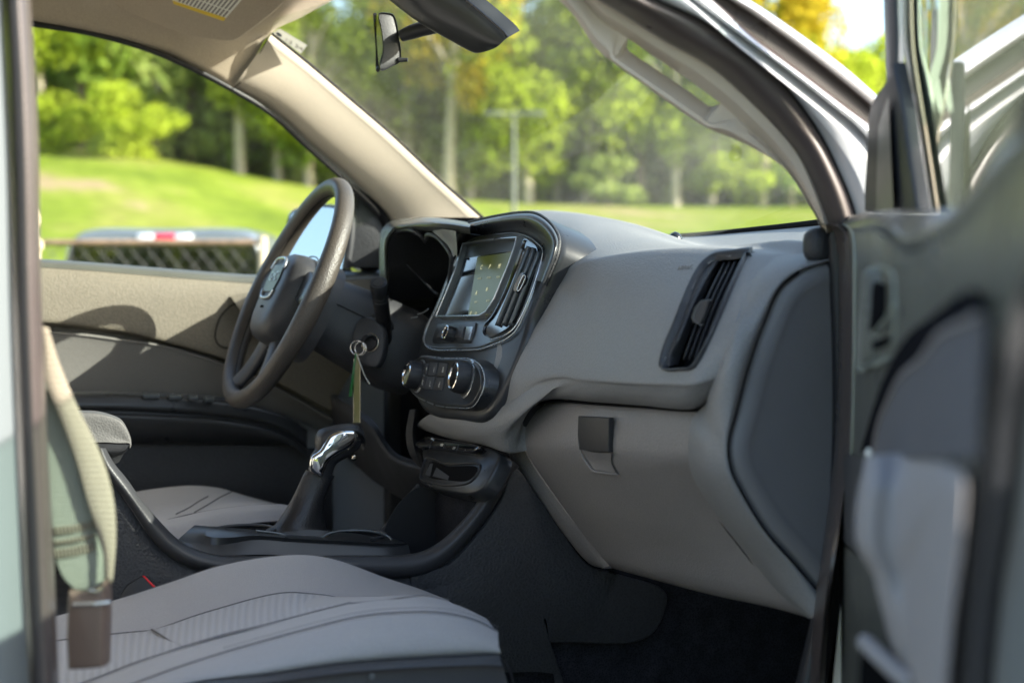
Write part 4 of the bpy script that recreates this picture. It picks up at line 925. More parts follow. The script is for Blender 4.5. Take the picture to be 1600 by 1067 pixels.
for sx in (1,-1):
    prof('spoke_switch', [wp(sx*a, b, -.004) for a, b in ((.075,.036),(.12,.030),(.135,.012),(.12,-.012),(.075,-.010))], e3w, [(0,-.006),(0,.002),(.002,.005),(.004,.006)], 'satin_black', wheel, True, 50)
# badge with silver brackets
bh = .0262
prof('wheel_badge', [wp(a,b,bh-.002) for a, b in ((-.032,.038),(.032,.038),(.037,.012),(.029,-.010),(-.029,-.010),(-.037,.012))], e3w, [(0,-.002),(0,.003),(.0015,.0045)], 'satin_black', wheel, True, 6, smooth_outline=False)
tube('badge_bracket', [wp(a,b,bh+.002) for a, b in ((-.040,.030),(-.031,.044),(0,.048),(.031,.044),(.040,.030))], .0026, 'satin_silver', wheel, 10, 30)
tube('badge_bracket', [wp(a,b,bh+.002) for a, b in ((-.036,-.006),(-.027,-.017),(0,-.020),(.027,-.017),(.036,-.006))], .0026, 'satin_silver', wheel, 10, 30)
text('badge_lettering', 'GMC', wp(0,.016,bh+.003), e1w, e2w, .022, 'satin_silver', wheel, .0006)
text('airbag_mark', 'AIRBAG', wp(-.0,-.034,bh+.0005), e1w, e2w, .006, 'gap', wheel, .0003)
tube('pad_line', [wp(a*1.05,b*1.05,-.014) for a, b in hub], .0012, 'bezel_grey', wheel, 8, 80, closed=True)
# ---- column shroud
ax_ = -e3w
rows = []
for (t_, w_, hu, hd, dx) in ((.03,.045,.04,.045,0),(.035,.058,.052,.055,0),(.09,.068,.058,.062,.0),(.16,.078,.062,.070,.003),(.20,.080,.062,.074,.005),(.23,.074,.056,.070,.005)):
    c_ = WC+ax_*t_+X*dx; row = []
    for i in range(32):
        an = 2*math.pi*i/32; cs, sn_ = math.cos(an), math.sin(an)
        cs = math.copysign(abs(cs)**.6, cs); sn_ = math.copysign(abs(sn_)**.6, sn_)
        row.append(c_+e1w*w_*cs+e2w*(hu if sn_ > 0 else hd)*sn_)
    rows.append(row)
col = facecam(loft('steering_column', rows, 'charcoal', TRUCK, nu=80, sub=4, closed=True, caps=True))
slp = P(455,545,x=-.37)
tube('column_seam', [WC+ax_*t_+X*.0735+e2w*.012 for t_ in (.05,.10,.16)], .0008, 'gap', col, 6, 20)
# ignition housing
ih = [(556,520),(566,500),(585,497),(602,512),(606,530),(602,560),(592,575),(570,570),(556,550)]
lock = slab('ignition_housing', ih, (P(584,537,x=-.27), V3(.75,-.62,.15).normalized()), .012, .006, 'charcoal', col, N=60)
ipl = V3(.75,-.62,.15).normalized(); ic0 = P(584,537,x=-.27)+ipl*.012
lathe('ignition_lock', ic0, ipl, [(.0135,0),(.0135,.002),(.012,.003),(.011,.0022),(.0105,.004),(.0001,.004)], 'rubber_dark', col, 40)
tube('lock_ring', [ic0+ipl*.0025+(basis(ipl)[0]*math.cos(i/30*2*math.pi)+basis(ipl)[1]*math.sin(i/30*2*math.pi))*.0135 for i in range(30)], .0009, 'brushed_metal', col, 8, 60, closed=True)
# stalk on the right of the column
st0 = P(600,540,x=-.26); st1 = P(591,438,x=-.215)
sa_ = (st1-st0).normalized()
ca_ = (V3(.55,-.80,.30)).normalized()
stk_pts = [P(603,536,x=-.30), P(601,516,x=-.285), P(598,492,x=-.26), P(594,463,x=-.235), P(591.5,442,x=-.218)]
tube('control_stalk', stk_pts, [.0105,.0110,.0116,.0122,.0125], 'rubber_dark', col, 28, 40)
c1 = stk_pts[-1]; axs = (c1-stk_pts[-2]).normalized()
lathe('stalk_end', c1-axs*.0005, axs, [(.0126,-.022),(.0133,-.021),(.0133,-.001),(.0126,.0012),(.0098,.0016),(.0094,.0006),(.0088,.0004),(.0084,.0014),(.0001,.0017)], 'satin_black', col, 48)
for d_ in (.026,.033): lathe('stalk_ring', c1-axs*d_, axs, [(.0122,-.001),(.0129,0),(.0122,.001)], 'satin_black', col, 36)
tube('stalk_boot', C('x', [(573,520,-.30),(577,500,-.29),(590,492,-.285),(606,497,-.285),(613,512,-.29),(608,528,-.30)]), .0028, 'charcoal', col, 8, 30)
# ================================================================== keys hanging from the lock
KR = bpy.data.objects.new('key_ring', None); S.collection.objects.link(KR)
KR['label'] = 'key ring with long yellow and green tags hanging from the ignition'; KR['category'] = 'keys'
def ringo(name, c, u, v, r, w_, m): return tube(name, [c+u*math.cos(i/24*2*math.pi)*r+v*math.sin(i/24*2*math.pi)*r for i in range(24)], w_, m, KR, 8, 60, closed=True)
kx = -.255
kc = P(558.5,543.5,x=kx)
KR.location = kc
ringo('ring', V3(0,0,0), V3(.55,.83,0).normalized(), Z, .0108, .0008, 'chrome')
ringo('ring', V3(.002,.0045,-.001), V3(.75,.65,0).normalized(), Z, .0100, .0008, 'chrome')
def K(px, py, dx=0): return P(px, py, x=kx+dx)-kc
# bow and blade of the key in the lock
tube('key_bow', [K(561,541), K(566,533), K(573,526), K(581,525), K(587,531)], [.004,.0062,.0062,.0062,.005], 'rubber_dark', KR, 12, 30, flat=.45)
pn = V3(.9,-.42,.05).normalized()
tg = prof('key_tag', [K(a,b) for a, b in ((555,551),(560,552),(562.5,572),(562.5,660),(553,660),(552,572))], pn, [(0,-.0006),(0,.0006)], 'boot_leather', KR, True, 6, smooth_outline=False)
mt = mat('tag_yellow', (.34,.29,.11), .25, coat=.5)
tg.data.materials.clear(); tg.data.materials.append(M['tag_yellow'])
tube('tag_edge', [K(557,552,.001), K(553,562,.001), K(552.3,575,.001), K(552.3,661,.001), K(562.6,661,.001), K(562.6,575,.001), K(561,560,.001), K(557,552,.001)], .0006, 'brushed_metal', tg, 6, None, lin=True)  # bright metal edging stands in for the tag's lit edges
prof('key_tag', [K(a,b,.004) for a, b in ((555,552),(557,553),(550,620),(545,620),(547,605))], V3(.6,-.8,0), [(0,-.0004),(0,.0004)], 'tag_green', KR, True, 5, smooth_outline=False)
tube('cable_tie', [K(557,553,.005), K(562,566,.006), K(567,580,.008), K(572,591,.01), K(578,600,.012)], .0007, 'label_white', KR, 6, 30)
# ================================================================== seats
def srow(pts, x): return C('x', pts, x)
S1 = [(-60,1010),(80,965),(175,939),(260,912),(340,885),(420,870),(480,867),(530,876),(600,902),(660,922),(700,938)]
S3 = [(-60,1030),(80,1003),(174,992),(215,988),(315,961),(420,932),(479,929),(530,932),(590,932),(650,936),(712,946)]
S5 = [(-60,1130),(120,1072),(205,1039),(283,1013),(400,981),(479,959),(547,943),(610,934),(662,931),(720,947),(758,965)]
S6 = [(-60,1160),(150,1092),(276,1045),(350,1021),(420,1001),(475,986),(557,966),(620,959),(689,959),(741,970),(778,988)]
S8 = [(-60,1180),(170,1105),(302,1067),(420,1053),(480,1044),(531,1037),(600,1031),(662,1027),(720,1024),(760,1022),(780,1022)]
def mx_(a, b, t): return [(p[0]*(1-t)+q[0]*t, p[1]*(1-t)+q[1]*t) for p, q in zip(a, b)]
S0 = [(a+8,b+45) for a, b in S1]
rows = [srow(S0,.14), srow([(a+3,b+12) for a, b in S1],.14), srow(S1,.155), srow(mx_(S1,S3,.12),.175), srow(mx_(S1,S3,.5),.205), srow(mx_(S1,S3,.97),.238), srow(S3,.245), srow(mx_(S3,S5,.5),.37), srow(S5,.49), srow(mx_(S5,S6,.5),.535), srow(S6,.58), srow(mx_(S6,S8,.10),.592), srow(mx_(S6,S8,.6),.615), srow(S8,.612), [p+V3(-.06,0,-.01) for p in srow(S8,.60)]]
seat = facecam(loft('front_seat', rows, 'cloth_grey', TRUCK, nu=120, sub=5, sharp=60))
seat['label'] = 'grey cloth passenger seat cushion with a woven centre panel'
it = [(60,1006),(130,997),(174,992),(215,988),(237,986),(315,960),(420,931),(452,927),(479,928.5),(518,933),(548,942)]
ib = [(60,1092),(120,1072),(165,1055),(205,1039),(244,1026),(283,1013),(350,993),(400,981),(450,968),(500,955),(548,943)]
def lift(pts, h): return [p+(CAM-p).normalized()*h+Z*h*.5 for p in pts]
def cp2(pxs, x, n=60): return cp(pxs, x, n)
ins = [lift(cp2(it,.245),.0006), lift(cp2(mixp(it,ib,.06,60),.26),.004), lift(cp2(mixp(it,ib,.35,60),.333),.005), lift(cp2(mixp(it,ib,.65,60),.405),.005), lift(cp2(mixp(it,ib,.94,60),.475),.004), lift(cp2(ib,.49),.0006)]
facecam(loft('seat_insert', ins, 'cloth_insert', seat, nu=110, sub=5, sharp=60))
def stitch(px, ax='x', v=None, par=None, r=.0007, m='thread', gap=.0, l=.001, name='seam'):
    return tube(name, lift(C(ax, px, v), l), r, m, par, 6, 90)
stitch([(a,b) for a, b in it], v=.245, par=seat, l=.003)
stitch([(a,b) for a, b in ib], v=.49, par=seat, l=.003)
stitch([(237,986,.25),(250,994,.33),(265,1004,.40),(284,1013,.48)], par=seat, l=.0045, r=.0011)
stitch([(478,928,.235),(490,912,.20),(505,896,.175),(520,887,.16),(545,881,.152)], par=seat, l=.002, r=.0009)
stitch([(a,b-1) for a, b in S6[1:]], v=.58, par=seat, l=.002, r=.0008)
stitch([(a,b+.5) for a, b in S1[1:]], v=.157, par=seat, l=.001, r=.0009)
stitch([(547,943,.49),(600,938,.50),(662,931,.52),(702,938,.55)], par=seat, l=.001, r=.0007)
# rows of individual thread stitches along the bolster seam
def dashes(px, v, n, par, off=0, ln=.0035, m='thread'):
    c = cr(lift(C('x', px, v), .0035), n*2); obs = []
    V = []; Fc = []
    for i in range(0, 2*n-1, 2):
        a, b_ = c[i], c[i+1]; a = a+Z*off; b_ = a+(b_-c[i])*.8
        u = (b_-a).normalized(); s_ = u.cross(X).normalized()*.0006
        k = len(V); V += [a-s_, b_-s_, b_+s_, a+s_]; Fc.append((k,k+1,k+2,k+3))
    return mesh('seam_stitching', V, Fc, m, par, False)
dashes(S6[3:], .582, 90, seat, .004)
# seat base trim and frame
B8 = [(a,b+1) for a, b in S8]; B9 = [(-60,1260),(170,1170),(302,1120),(420,1100),(480,1094),(531,1088),(600,1082),(662,1080),(720,1080),(770,1082),(800,1090)]
facecam(loft('seat_base', [srow(B8,.59), srow(B8,.625), srow(mx_(B8,B9,.2),.645), srow(mx_(B8,B9,.28),.648), srow(mx_(B8,B9,.33),.640), srow(mx_(B8,B9,1),.645)], 'charcoal', seat, nu=80, sub=4, sharp=60))
facecam(loft('seat_base', [[P(781,1024,x=.612), P(790,1034,x=.63), P(799,1060,x=.64), P(802,1100,x=.645)], [P(781,1024,x=.55), P(792,1034,x=.55), P(803,1060,x=.55), P(808,1100,x=.55)]], 'charcoal', seat, nu=16, sub=2))
lathe('base_rivet', P(581,1056,x=.650), X, [(.003,0),(.0026,.0015),(.0001,.002)], 'bezel_grey', seat, 16)
box('seat_rail', (.37,-.48,.74), (.44,.56,.16), 'black_plastic', seat, .02)
# backrests, outside the frame to the left, still real
def backrest(cx_, par):
    rows = []
    for z_, y_, w_, d_ in ((.98,-.80,.24,.07),(1.15,-.87,.255,.075),(1.35,-.93,.25,.07),(1.52,-.97,.21,.055),(1.60,-.99,.16,.04)):
        row = []
        for i in range(24):
            an = 2*math.pi*i/24; row.append(V3(cx_+w_*math.copysign(abs(math.cos(an))**.6, math.cos(an)), y_-.06+d_*math.copysign(abs(math.sin(an))**.7, math.sin(an)), z_))
        rows.append(row)
    loft('backrest', rows, 'cloth_grey', par, nu=48, sub=4, closed=True, caps=True)
# ---- driver seat
T1 = [(140,790),(180,776),(225,767),(280,760.5),(305,760),(340,763.5),(380,775),(420,786),(470,799)]
T2 = [(140,820),(200,806),(250,797),(300,787),(340,779),(370,778),(400,784),(430,790),(475,800)]
T3 = [(160,850),(210,826),(257,812),(290,805),(315,799),(367,791),(420,787),(455,790),(490,802)]
T4 = [(160,900),(210,872),(257,850),(290,842),(320,834),(373,823),(420,815),(465,815),(500,826)]
rows = [srow([(a+4,b+30) for a, b in T1],-.63), srow(T1,-.60), srow(mx_(T1,T2,.25),-.56), srow(mx_(T1,T2,.9),-.50), srow(T2,-.46), srow(mx_(T2,T3,.6),-.34), srow(mx_(T2,T3,.93),-.27), srow(T3,-.24), srow(mx_(T3,T4,.3),-.17), srow(T4,-.145)]
dseat = facecam(loft('front_seat', rows, 'cloth_grey', TRUCK, nu=80, sub=5, sharp=60))
dseat['label'] = 'grey cloth driver seat cushion beyond the console'
stitch([(262,812),(300,803),(340,796),(380,791),(420,788),(450,790)], v=-.238, par=dseat, r=.0008)
tube('seam', lift(C('x', [(275,805,-.27),(295,795,-.33),(312,784,-.40),(325,777,-.45)]), .004), .0010, 'thread', dseat, 6, 40)
tube('seam', lift(C('x', [(304,802,-.27),(325,790,-.33),(345,778,-.42),(362,770,-.5)]), .004), .0010, 'thread', dseat, 6, 40)
stitch([(365,824),(395,818),(430,815),(470,816)], v=-.143, par=dseat, r=.0008)
box('seat_rail', (-.37,-.48,.78), (.44,.56,.2), 'black_plastic', dseat, .02)
backrest(.37, seat); backrest(-.37, dseat)
# ---- buckle by the console
bk = slab('seat_buckle', [(188,931),(200,913),(221,900),(232,899),(246,919),(240,940),(225,950),(190,960)], (P(218,925,x=.125), V3(1,-.25,.2).normalized()), .012, .003, 'black_plastic', TRUCK, smooth=False)
bpl = V3(1,-.25,.2).normalized(); bq = (P(218,925,x=.125)+bpl*.0125, bpl)
prof('release_button', [P(a,b,pl=bq) for a, b in ((222,899),(226,899),(245,918),(242,920))], bpl, [(0,-.004),(0,.001),(.0006,.0016)], 'red_plastic', bk, True, 4, smooth_outline=False)
# ================================================================== seat belt on the passenger side
bxp = .70
gl_ = [(64,560),(70,640),(76,740),(82,830),(88,880),(100,905),(118,922)]
gr_ = [(90,585),(112,680),(132,760),(150,830),(162,870),(165,900),(156,924)]
wb = facecam(loft('seat_belt', [C('x', gl_, bxp), C('x', mixp(gl_,gr_,.3,12), bxp+.001), C('x', mixp(gl_,gr_,.7,12), bxp+.002), C('x', gr_, bxp)], 'webbing_shaded', TRUCK, nu=60, sub=5, solid=.0015))
sl = [(62,510),(70,594),(92,647),(118,717),(139,791),(155,838),(161,868),(163,905)]
sr = [(76,512),(92,565),(123,639),(147,686),(165,730),(178,783),(181.5,839),(176,912)]
facecam(loft('webbing_sunlit', [C('x', sl, bxp+.010), C('x', mixp(sl,sr,.35,14), bxp+.0125), C('x', mixp(sl,sr,.75,14), bxp+.013), C('x', sr, bxp+.012)], 'webbing_sunlit', wb, nu=60, sub=5, solid=.0015))
# sewn bands
for y0, y1, tt in ((818,830,'webbing_stitch'),(838,846,'webbing_stitch'),(852,866,'webbing_stitch')):
    l_ = [(82,y0+8),(83.5,y1+8)]; 
    sgn = loft('stitched_band', [C('x', [(83,y0+6),(85,y1+6)], bxp+.0022), C('x', [(100,y0+4),(102,y1+4)], bxp+.0028), C('x', [(120,y0+1),(122,y1+1)], bxp+.0032), C('x', [(136,y0-3),(139,y1-3)], bxp+.0034), C('x', [(147,y0-8),(151,y1-8)], bxp+.0034)], tt, wb, nu=4, sub=5, solid=.0003); facecam(sgn)
anc = slab('belt_anchor', [(115,934),(117,918),(134,922),(160,912),(172,902),(174,930),(174,940),(172,1034),(160,1036),(140,1038),(116,1039),(113,990)], (P(140,980,x=bxp+.0), V3(.93,-.36,.05).normalized()), .022, .005, 'brown_plastic' if 'brown_plastic' in M else mat('brown_plastic', (.16,.11,.085), .42, grain=.2).name, TRUCK, smooth=False)
aq = V3(.93,-.36,.05).normalized(); ap_ = (P(140,980,x=bxp)+aq*.0225, aq)
tube('anchor_bar', [P(114,944,pl=ap_), P(140,943,pl=ap_), P(173,940,pl=ap_)], .0022, 'chrome', anc, 8, 12)
tube('anchor_pin', [P(140,922,pl=ap_), P(152,923,pl=ap_), P(161,918,pl=ap_)], .0022, 'brushed_metal', anc, 8, 12)
# ================================================================== driver's door
DD0 = [(30,402),(62,404.5),(130,409),(230,417),(330,425),(420,430),(500,427),(610,421)]
def sh(pts, dy, dx=0): return [(a+dx,b+dy) for a, b in pts]
Dbot = [(30,504),(71,505),(130,510),(205,521),(262,535),(341,557),(420,590),(520,640)]
Dins = [(30,514),(73,518),(130,523),(197,532),(257,541),(341,566),(420,600),(520,655)]
D5 = [(30,609),(113,612),(160,612),(230,613),(290,616),(341,620),(420,640),(520,680)]
ddoor = facecam(loft('front_door', [C('x', sh(DD0,0),-.745), C('x', sh(DD0,1),-.735), C('x', sh(DD0,6),-.722), C('x', sh(DD0,13),-.716)], 'door_shell', TRUCK, nu=70, sub=4))
ddoor['label'] = 'closed driver side door, its beige upper panel in sunlight'
facecam(loft('door_panel', [C('x', sh(DD0,12),-.722), C('x', sh(DD0,17),-.712), C('x', sh(DD0,40),-.702), C('x', mixp(sh(DD0,40),Dbot,.6,8),-.696), C('x', sh(Dbot,-4),-.694), C('x', Dbot,-.700), C('x', sh(Dbot,4),-.722), C('x', sh(Dins,-3),-.722)], 'door_tan', ddoor, nu=80, sub=4, sharp=60))
facecam(loft('door_insert', [C('x', sh(Dins,-3),-.722), C('x', sh(Dins,-1.5),-.703), C('x', sh(Dins,1.5),-.700), C('x', sh(Dins,5),-.704), C('x', mixp(Dins,D5,.5,8),-.716), C('x', D5,-.724)], 'door_grey', ddoor, nu=80, sub=4, sharp=60))
a0 = [(30,612),(113,614),(180,615),(230,617),(290,620),(341,625),(400,634),(450,650),(480,672)]
facecam(loft('door_armrest', [C('x', a0,-.73), C('x', sh(a0,1.5),-.665), C('x', sh(a0,10),-.655), C('x', sh(a0,22),-.652), C('x', sh(a0,25),-.660), C('x', sh(a0,30),-.661), C('x', sh(a0,33),-.654), C('x', sh(a0,44),-.655), C('x', [(30,688),(180,688),(341,689),(450,692),(480,695)],-.675), C('x', [(30,694),(180,694),(341,695),(450,697),(480,700)],-.71)], 'gloss_black' if 0 else 'satin_black', ddoor, nu=80, sub=3, sharp=50))
for (xa, xb, ya) in ((222,248,618.5),(262,282,620.5),(293,308,622),(318,333,624)):
    slab('window_switch', [(xa,ya-2.5),(xb,ya-2),(xb+2,ya+2.5),(xa+2,ya+2.5)], (P((xa+xb)/2,ya,x=-.655), V3(.35,0,.94).normalized()), .004, .001, 'bezel_grey', ddoor, smooth=False)
facecam(loft('door_pocket', [C('x', [(30,694),(250,694),(520,700)],-.71), C('x', [(30,760),(250,765),(520,770)],-.70), C('x', [(30,840),(250,850),(520,860)],-.72), C('x', [(30,960),(250,980),(520,980)],-.72)], 'soft_black', ddoor, nu=30, sub=4))
tube('speaker_outline', C('x', [(388,462),(374,470),(358,480),(345,495),(338,513),(337,530),(345,541),(360,543),(380,530)],-.6925), .0011, 'gap', ddoor, 6, 60)
facecam(loft('door_panel', [C('x', [(360,462),(420,452),(500,444),(610,440)],-.70), C('x', [(372,480),(430,470),(500,466),(610,470)],-.67), C('x', [(400,520),(440,520),(500,520),(620,530)],-.67)], 'door_tan', ddoor, nu=40, sub=4))
GTOP = [(20,30),(52,36),(140,52),(230,77),(300,107),(364,141),(420,175),(480,229),(540,283),(600,346)]
gx_ = [(-.60),(-.60),(-.61),(-.62),(-.625),(-.632),(-.652),(-.672),(-.69),(-.712)]
loft('window_glass', [[P(a,b-3,x=x_-.006) for (a,b), x_ in zip(GTOP,gx_)], C('x', [(20,401),(62,403),(130,407),(230,415),(330,423),(420,428),(500,425),(608,418)],-.745)], 'side_glass', ddoor, nu=40, sub=3)
# black sail and the frame channel
sail = slab('mirror_sail', [(547,286),(557,288),(580,316),(600,346),(609,366),(611,419),(538,418),(541,395),(545,345)], (P(580,370,x=-.722), V3(.97,-.2,.05).normalized()), .006, .003, 'soft_black', ddoor, smooth=False)
tube('window_channel', C('x', [(552,286,-.726),(550,330,-.726),(547,380,-.726),(541,420,-.726)]), .008, 'charcoal', ddoor, 10, 20)
tube('sail_edge', C('x', [(556,284,-.712),(572,302,-.712),(590,326,-.712),(604,350,-.712),(612,385,-.712),(613,420,-.712)]), .009, 'gap', ddoor, 10, 40)
box('door_skin', (-.80,-.28,.98), (.03,.95,.62), 'car_paint', ddoor, .012)
# outside mirror of the driver's side
mpx = [(446,352),(452,332),(470,322),(500,318),(530,322),(548,336),(552,372),(548,410),(530,428),(480,432),(452,424),(444,398)]
mc = P(500,376,x=-.93); mn = V3(.42,-.90,.12).normalized()
om = prof('side_mirror', [P(a,b,pl=(mc,mn)) for a, b in mpx], mn, [(.05,-.12),(.02,-.10),(.002,-.05),(0,-.01),(.002,.0),(.006,.001),(.008,-.004)], 'gloss_black', TRUCK, True, 60, sharp=70)
prof('mirror_glass', [P(a,b,pl=(mc,mn)) for a, b in mpx], mn, [(.007,-.002),(.0075,-.001)], 'mirror_pane', om, True, 60)
tube('mirror_arm', [P(540,405,x=-.92)-mn*.04, P(560,408,x=-.80), P(575,408,x=-.74)], .022, 'gloss_black', om, 12, 12)
# ================================================================== open passenger door
nD = V3(-.512,-.86,0).normalized(); PA = P(1320,500,x=.75); uD = V3(.86,-.512,0).normalized()
def dpx(px): return 1/(.662+(px-1320)*.0046)
def DP(px, py, o=0): return P(px, py, d=dpx(px)-o)
def DR(pts, o=0): return [DP(p[0], p[1], p[2] if len(p) > 2 else o) for p in pts]
mat('channel', (.34,.37,.31), .3, spec=.6)
h0 = [(1322,338,-.03),(1364,331,-.03),(1386,329,-.03),(1454,329,-.04),(1484,326,-.06),(1502,320,-.08),(1540,262,-.06),(1580,214,-.05),(1640,160,-.04)]
h1 = [(1306,350),(1330,346),(1364,340),(1390,348),(1411,368),(1442,362),(1476,343),(1500,323),(1540,270),(1580,224),(1640,170)]
h1b = [(1322,356),(1334,356),(1364,350),(1390,358),(1411,378),(1442,370),(1476,351),(1502,330),(1543,277),(1583,231),(1640,178)]
h2 = [(1333,372,-.01),(1370,372,-.01),(1411,392,-.04),(1450,388,0),(1500,362,0),(1545,318,0),(1585,276,0),(1640,230)]
h3 = [(1336,450,-.01),(1375,455,-.01),(1410,460,-.035),(1460,455,0),(1510,440,0),(1560,410,0),(1620,390)]
h4 = [(1336,560,-.01),(1375,565,-.01),(1410,565,-.01),(1460,560),(1510,555),(1560,550)]
h5 = [(1331,700,-.01),(1370,705,-.01),(1410,705),(1460,705),(1530,705)]
h6 = [(1312,850,-.01),(1350,880),(1400,880),(1450,880),(1515,880)]
h7 = [(1292,1090,-.01),(1340,1090),(1400,1090),(1500,1090)]
pdoor = facecam(loft('front_door', [[DP(a,b,o-.07) for a, b, o in h0], DR(h1,-.012), DR(h1b,.010), DR(h2), DR(h3), DR(h4), DR(h5), DR(h6), DR(h7)], 'door_shell', TRUCK, nu=100, sub=6, sharp=60))
pdoor['label'] = 'open passenger door with its inner panel and window facing the seats'
tube('panel_edge', DR([(1303,350),(1318,351),(1328,357),(1333.5,370),(1335.5,395),(1335.5,450),(1335,560),(1331,700),(1322,790)],.002), .0012, 'channel', pdoor, 8, 60)
sl_ = [(1303,350),(1320,352),(1334,372),(1336,450),(1336,560),(1331,700),(1318,820),(1300,950),(1290,1090)]
facecam(loft('hinge_edge', [DR(sl_,-.002), [P(a-6,b,d=1.47) for a, b in sl_], [P(a-24,b,d=1.53) for a, b in sl_], [P(a-30,b,d=1.60) for a, b in sl_]], 'rubber', pdoor, nu=50, sub=3))
# rear edge of the door: rubber, dark plastic and paint
ed = [(1600,150),(1582,250),(1571,320),(1552,410),(1540,478),(1534,558),(1520,660),(1503,798),(1482,925),(1466,1090)]
def er(dx, o): return [P(a+dx,b,d=dpx(a)-o) for a, b in ed]
facecam(loft('door_edge', [er(-6,-.03), er(0,.0), er(12,.006), er(45,.006), er(70,.0), er(80,-.01)], 'rubber_dark' if 0 else 'soft_black', pdoor, nu=50, sub=3))
facecam(loft('door_edge', [er(78,-.012), er(84,.0), er(120,.0), er(190,-.01)], 'shaded_paint', pdoor, nu=50, sub=3))
# release handle
def dslab(name, pts, o, th, m, par=pdoor, sm=True, N=60):
    c_ = DP(sum(p[0] for p in pts)/len(pts), sum(p[1] for p in pts)/len(pts), o)
    n_ = (CAM-c_).normalized(); n_ = (n_*.75+nD*.5).normalized()
    return slab(name, [(p[0],p[1]) for p in pts], (c_, n_), th, min(.0015, th*.6), m, par, N=N, smooth=sm)
rb = dslab('release_bezel', [(1352,424),(1366,417),(1384,421),(1395,434),(1398,477),(1396,536),(1388,558),(1366,571),(1348,579),(1340,572),(1340,545),(1345,470)], .028, .003, 'handle_bezel')
dslab('release_recess', [(1354,431),(1366,425),(1380,428),(1390,440),(1392,477),(1390,530),(1382,550),(1365,562),(1350,569),(1345,560),(1346,545),(1349,470)], .034, .0022, 'door_shell')
dslab('release_opening', [(1366,440),(1378,443),(1388,447),(1388,477),(1380,498),(1366,513),(1359,517),(1362,480),(1363,455)], .042, .002, 'gap', sm=False)
dslab('release_opening', [(1362,534),(1376,530),(1392,523),(1391,533),(1380,542),(1366,547)], .042, .002, 'gap', sm=False)
tube('release_lever', DR([(1352,466),(1350,480),(1349,500),(1350,516)],.085), .0021, 'chrome', pdoor, 12, 20)
tube('bezel_rim', DR([(1339.5,560),(1341,574),(1347,580),(1358,576),(1372,569),(1386,560)],.036), .0014, 'channel', pdoor, 8, 30)
tube('bezel_rim', DR([(1341,575),(1340,545),(1344,480),(1349,440),(1354,424),(1366,416),(1384,420),(1396,434),(1399,477),(1397,536),(1389,559)],.045), .0008, 'channel', pdoor, 8, 70)
tube('release_edge', DR([(1362,480),(1361,510),(1362,517),(1370,512),(1384,497),(1391,484),(1394,476)],.046), .0009, 'channel', pdoor, 8, 30)
# bolster swoosh
bu = [(1344,706),(1357,661),(1375,605),(1395,560),(1420,522),(1454,495),(1487,468),(1518,452),(1527,456)]
bl = [(1362,704),(1370,668),(1386,627),(1406,589),(1438,557),(1465,520),(1510,498),(1524,490),(1530,484)]
facecam(loft('door_bolster', [DR(bu,.0), DR(mixp(bu,bl,.06,14),.030), DR(mixp(bu,bl,.9,14),.034), DR(bl,.026)], 'door_bolster', pdoor, nu=50, sub=4))
il = [(1362,716),(1370,668),(1386,627),(1406,589),(1438,560),(1465,524),(1510,501),(1528,492)]
ir = [(1530,716),(1530,690),(1532,660),(1534,630),(1536,600),(1538,560),(1540,520),(1541,494)]
facecam(loft('door_insert', [DR(il,.002), DR(mixp(il,ir,.04,12),.030), DR(mixp(il,ir,.3,12),.028), DR(mixp(il,ir,.8,12),.026), DR(ir,.02)], 'insert_grey', pdoor, nu=50, sub=4))
tube('insert_piping', DR([(a+1,b) for a, b in il],.034), .0013, 'channel' if 0 else 'armrest_grey', pdoor, 8, 60)
# armrest, big light grey block nearest the camera
al = [(1352,718),(1350,731),(1341,770),(1337,800),(1338,850),(1348,872),(1362,893),(1372,930),(1382,968),(1396,1018),(1420,1060),(1440,1100)]
ar_ = [(1506,737),(1507,745),(1508,770),(1506,800),(1503,840),(1500,870),(1496,900),(1492,930),(1488,965),(1484,1010),(1480,1060),(1478,1100)]
atop = [(1352,722),(1356,715),(1366,711),(1385,709),(1409,709),(1432,710),(1454,713),(1480,722),(1506,738)]
def darm(a): return min(.86, dpx(a)-.045)
def arow(t_, dd):
    q = mixp(al,ar_,t_,20); bu_ = 15*math.sin(math.pi*min(max(t_*.9+.06,0),1)); out = []
    for i, (a, b) in enumerate(q):
        k = max(0, 1-i/1.6); out.append(P(a, b-bu_*k, d=darm(a)+dd+(.045 if i == 0 else .012 if i == 1 else 0)))
    return [P(q[0][0], q[0][1]-bu_+1, d=darm(q[0][0])+dd+.10)]+out
arm_rows = [arow(0,.10), arow(.0,.06), arow(.04,.03), arow(.14,.008), arow(.4,-.006), arow(.7,-.008), arow(.94,-.010), arow(1,-.010), arow(1.006,.03)]
armr = facecam(loft('door_armrest', arm_rows, 'armrest_grey', pdoor, nu=70, sub=5, sharp=70))
dslab('screw_cover', [(1354,702),(1359,700),(1363,704),(1363,711),(1358,714),(1354,711)], .05, .002, 'label_white', N=24)
# dark hinge-side end of the armrest
facecam(loft('armrest_end', [DR([(1312,709),(1306,730),(1297,765),(1290,800),(1292,830)],.03), DR([(1330,711),(1322,735),(1312,770),(1308,805),(1312,840)],.05), DR([(1356,716),(1348,740),(1340,780),(1335,820),(1336,862)],.05)], 'brown_dark' if 0 else 'charcoal', pdoor, nu=30, sub=4))
